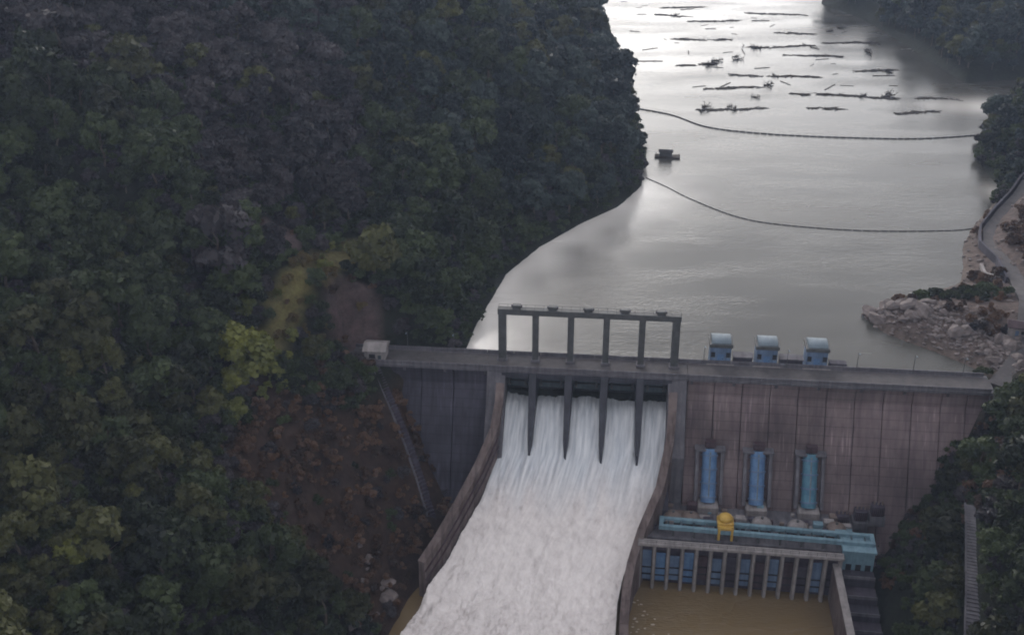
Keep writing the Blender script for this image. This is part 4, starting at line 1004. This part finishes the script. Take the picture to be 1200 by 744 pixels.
for i in sorted(solo):
    kd, cm, tm_ = VAR[var[i]]
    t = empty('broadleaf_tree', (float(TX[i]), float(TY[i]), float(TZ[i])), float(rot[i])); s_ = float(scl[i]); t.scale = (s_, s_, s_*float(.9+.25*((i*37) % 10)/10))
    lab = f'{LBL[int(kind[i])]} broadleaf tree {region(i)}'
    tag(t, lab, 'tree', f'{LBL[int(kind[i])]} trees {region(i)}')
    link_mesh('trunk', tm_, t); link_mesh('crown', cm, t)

def instancer(name, label, pts, rots, scls, vars_, sources, kind='stuff'):
    """one object whose points carry copies of meshes that already exist"""
    me = bpy.data.meshes.new(name); me.from_pydata([tuple(p) for p in pts], [], [])
    a_ = me.attributes.new('turn', 'FLOAT_VECTOR', 'POINT'); a_.data.foreach_set('vector', np.stack([np.zeros(len(rots)), np.zeros(len(rots)), rots], -1).reshape(-1).astype(np.float32))
    a_ = me.attributes.new('size', 'FLOAT', 'POINT'); a_.data.foreach_set('value', np.asarray(scls, np.float32))
    a_ = me.attributes.new('variety', 'INT', 'POINT'); a_.data.foreach_set('value', np.asarray(vars_, np.int32))
    o = link_mesh(name, me); tag(o, label, kind=kind)
    ng = bpy.data.node_groups.new(name, 'GeometryNodeTree')
    ng.interface.new_socket('Geometry', in_out='INPUT', socket_type='NodeSocketGeometry'); ng.interface.new_socket('Geometry', in_out='OUTPUT', socket_type='NodeSocketGeometry')
    Nn = ng.nodes.new; Ll = ng.links.new
    gi = Nn('NodeGroupInput'); go = Nn('NodeGroupOutput'); ip = Nn('GeometryNodeInstanceOnPoints'); jn = Nn('GeometryNodeJoinGeometry')
    for srcs in reversed(sources):
        js = Nn('GeometryNodeJoinGeometry')
        for so_ in srcs:
            ob = Nn('GeometryNodeObjectInfo'); ob.transform_space = 'ORIGINAL'; ob.inputs['Object'].default_value = so_; Ll(ob.outputs['Geometry'], js.inputs[0])
        gi2 = Nn('GeometryNodeGeometryToInstance'); Ll(js.outputs[0], gi2.inputs[0]); Ll(gi2.outputs[0], jn.inputs[0])
    Ll(gi.outputs[0], ip.inputs['Points']); Ll(jn.outputs[0], ip.inputs['Instance']); ip.inputs['Pick Instance'].default_value = True
    for nm, ty, so_ in (('variety','INT','Instance Index'), ('turn','FLOAT_VECTOR','Rotation'), ('size','FLOAT','Scale')):
        na = Nn('GeometryNodeInputNamedAttribute'); na.data_type = ty; na.inputs['Name'].default_value = nm; Ll(na.outputs['Attribute'], ip.inputs[so_])
    Ll(ip.outputs[0], go.inputs[0])
    md = o.modifiers.new('scatter', 'NODES'); md.node_group = ng
    return o
byme = {}
for o in COL.objects:
    if o.type == 'MESH': byme.setdefault(o.data.name, o)
def src(me, nm, p):
    if me.name in byme: return byme[me.name]
    o = bpy.data.objects.new(nm, me); return o                # kind with no single tree in view
srcs = [[src(c, 'crown', 0), src(t_, 'trunk', 0)] for k, c, t_ in VAR]
rest = [i for i in range(nT) if i not in solo]
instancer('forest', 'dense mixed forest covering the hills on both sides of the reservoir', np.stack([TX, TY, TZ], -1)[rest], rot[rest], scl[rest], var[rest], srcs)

# shrubs: brown scrub on the cleared slope, dark row on the spit, edges
BX, BY, g = scatter(3.0, -110, 240, 205, 460, 15)
BZ = height(BX, BY); bpx, bpy_, bc = project(BX, BY, BZ); bl, bm_ = to_l(BX, BY); bd = sdist(BX, BY, RES_POLY); be = sdist(BX, BY, RIV_POLY)
sz = slope_zone(BX, BY); rz = right_bench(BX, BY)
rowd = np.minimum(dseg(BX, BY, (134,350), (152,342)), dseg(BX, BY, (146,350), (162,344)))
row = (rowd < 3.2+1.5*vnoise(BX, BY, 6)) & (bd > .5)
toe_l = (bl > -50) & (bl < -10) & (bm_ < -5) & (bm_ > -60) & (be > 4)
toe_r = (bl > 111) & (bl < 150) & (bm_ < -6.5) & (bm_ > -40) & (be > 3)
near_tr = (track_zone(BX, BY) > .1) & (g.random(len(BX)) < .42)
spd = np.minimum(np.minimum(dseg(BX, BY, (112,341), (130,326)), dseg(BX, BY, (130,326), (144,308))), 99)
edge = (spd > 7) & (rz > .05) & (bd > 3) & (g.random(len(BX)) < .22+.6*(vnoise(BX, BY, 9, 31) > .08))
ochz = np.exp(-(((bpx-365)/40)**2+((bpy_-385)/40)**2)); brz = np.exp(-(((bpx-305)/55)**2+((bpy_-430)/45)**2))
okb = ((bare_zone(BX, BY) > .2) & (g.random(len(BX)) < .3)) | (g.random(len(BX)) < ochz*1.3-.3) | (g.random(len(BX)) < brz*1.2-.4) | ((sz > .2) & (g.random(len(BX)) < .93)) | row | (toe_l & (g.random(len(BX)) < .8)) | (toe_r & (g.random(len(BX)) < .8)) | near_tr | edge
for p, q in zip(road_pts[:-1], road_pts[1:]): okb &= dseg(BX, BY, p, q) > 4.5
for p, q in zip(stp[:-1], stp[1:]): okb &= dseg(bl, bm_, p, q) > 2.4
okb &= ~((np.abs(bm_) < 6.5) & (bl > -46) & (bl < 143)) & ~((bl > -3) & (bl < 108) & (bm_ < 0) & (bm_ > -60)) & ((be > 1.5) | (bm_ > 4))
okb &= (bpx > -60) & (bpx < 1260)
B = np.where(okb)[0]
bk = np.zeros(len(BX), int)
r1 = g.random(len(BX)); bk = np.where(r1 < .42, 0, np.where(r1 < .68, 1, np.where(r1 < .88, 2, np.where(r1 < .95, 3, 6))))
bk = np.where(near_tr, np.where(r1 < .6, 4, 5), bk); bk = np.where(row, 6, bk)
och = np.exp(-(((bpx-375)/45)**2+((bpy_-385)/45)**2)); bk = np.where((g.random(len(BX)) < och*.8), 4, bk); bk = np.where((g.random(len(BX)) < brz*1.1-.1), 5, bk)
bs = .65+.8*g.random(len(BX))**1.5; br_ = g.random(len(BX))*6.28
bs = np.where(row, bs*1.25, bs)
vis = (bpx > 0) & (bpx < 1200) & (bpy_ > 0) & (bpy_ < 744)
bo = sorted(B, key=lambda i: -(bs[i]/bc[i] if vis[i] else 0)); bsolo = set(int(i) for i in bo[:290])
BL = {'brown': 'reddish brown', 'violet': 'dull purplish', 'ochre': 'ochre yellow', 'bright': 'yellow-green', 'green': 'dark green'}
def breg(i):
    if row[i]: return 'in the dark clump on the spit of the right shore'
    if bl[i] > 100: return 'on the right bank beside the end of the dam' if bm_[i] < 5 else 'by the road on the right shore'
    if bpx[i] > 440: return 'on the cleared slope right beside the left chute wall' if bpy_[i] > 560 else 'next to the stairway at the left end of the dam'
    if bpy_[i] < 470: return 'along the yellowish track left of the dam'
    return 'low on the cleared slope near the river' if bpy_[i] > 640 else ('at the forest side of the cleared slope' if bpx[i] < 340 else 'in the middle of the cleared slope')
for i in sorted(bsolo):
    kd, fm_ = BUSH[bk[i]]
    o = link_mesh('shrub', fm_); o.location = (float(BX[i]), float(BY[i]), float(BZ[i])-.2); s_ = float(bs[i]); o.scale = (s_, s_, s_); o.rotation_euler = (0, 0, float(br_[i]))
    tag(o, f'{BL[kd]} leafy shrub {breg(i)}', 'shrub', f'{BL[kd]} shrubs {breg(i)}')
for o in COL.objects:
    if o.type == 'MESH': byme.setdefault(o.data.name, o)
bsrc = [[src(f_, 'foliage', 0)] for k, f_ in BUSH]
restb = [i for i in B if int(i) not in bsolo]
instancer('scrub', 'low scrub covering the cleared slopes beside the dam', np.stack([BX, BY, BZ-.2], -1)[restb], br_[restb], bs[restb], bk[restb], bsrc)
# undergrowth hiding bare soil between the trunks
UX, UY, g = scatter(3.1, -300, 320, 110, 540, 25)
UZ = height(UX, UY); upx, upy, uc = project(UX, UY, UZ); ul, um = to_l(UX, UY)
oku = (np.abs(upx-600) < 760) & (upy > -100) & (upy < 1000) & (sdist(UX, UY, RES_POLY) > .8) & (sdist(UX, UY, RIV_POLY) > 2) & (slope_zone(UX, UY) < .5) & (right_bench(UX, UY) < .3)
oku &= (track_zone(UX, UY) < .2) & (bare_zone(UX, UY) < .3) & ~((np.abs(um) < 7) & (ul > -46) & (ul < 143)) & ~((ul > -14) & (ul < 112) & (um < 5) & (um > -66))
oku &= dseg(UX, UY, sa, (sb.x, sb.y)) > 2.4
for p, q in zip(stp[:-1], stp[1:]): oku &= dseg(ul, um, p, q) > 2.6
for p, q in zip(road_pts[:-1], road_pts[1:]): oku &= dseg(UX, UY, p, q) > 5
U = np.where(oku)[0]
instancer('undergrowth', 'dark green undergrowth between the forest trees', np.stack([UX, UY, UZ-.3], -1)[U], (g.random(len(UX))*6.28)[U], (1.0+.9*g.random(len(UX)))[U], np.where(g.random(len(UX)) < .75, 6, 3)[U], bsrc)

# ------------------------------------------------------------------ humid air
m = bpy.data.materials.new('humid_air'); m.use_nodes = True; ntt = m.node_tree; ntt.nodes.clear()
pv = ntt.nodes.new('ShaderNodeVolumePrincipled'); pv.inputs['Color'].default_value = (.58, .72, 1.0, 1); pv.inputs['Density'].default_value = .00009; pv.inputs['Anisotropy'].default_value = .2
oo = ntt.nodes.new('ShaderNodeOutputMaterial'); ntt.links.new(pv.outputs[0], oo.inputs['Volume'])
zmin = float(GZ.min())-1.0; zmax = max(178.0, float(GZ.max())+18)
hz = MB().box(-5200, 5200, -5000, 6000, min(zmin, -61), zmax).build('haze', m); tag(hz, kind='stuff')
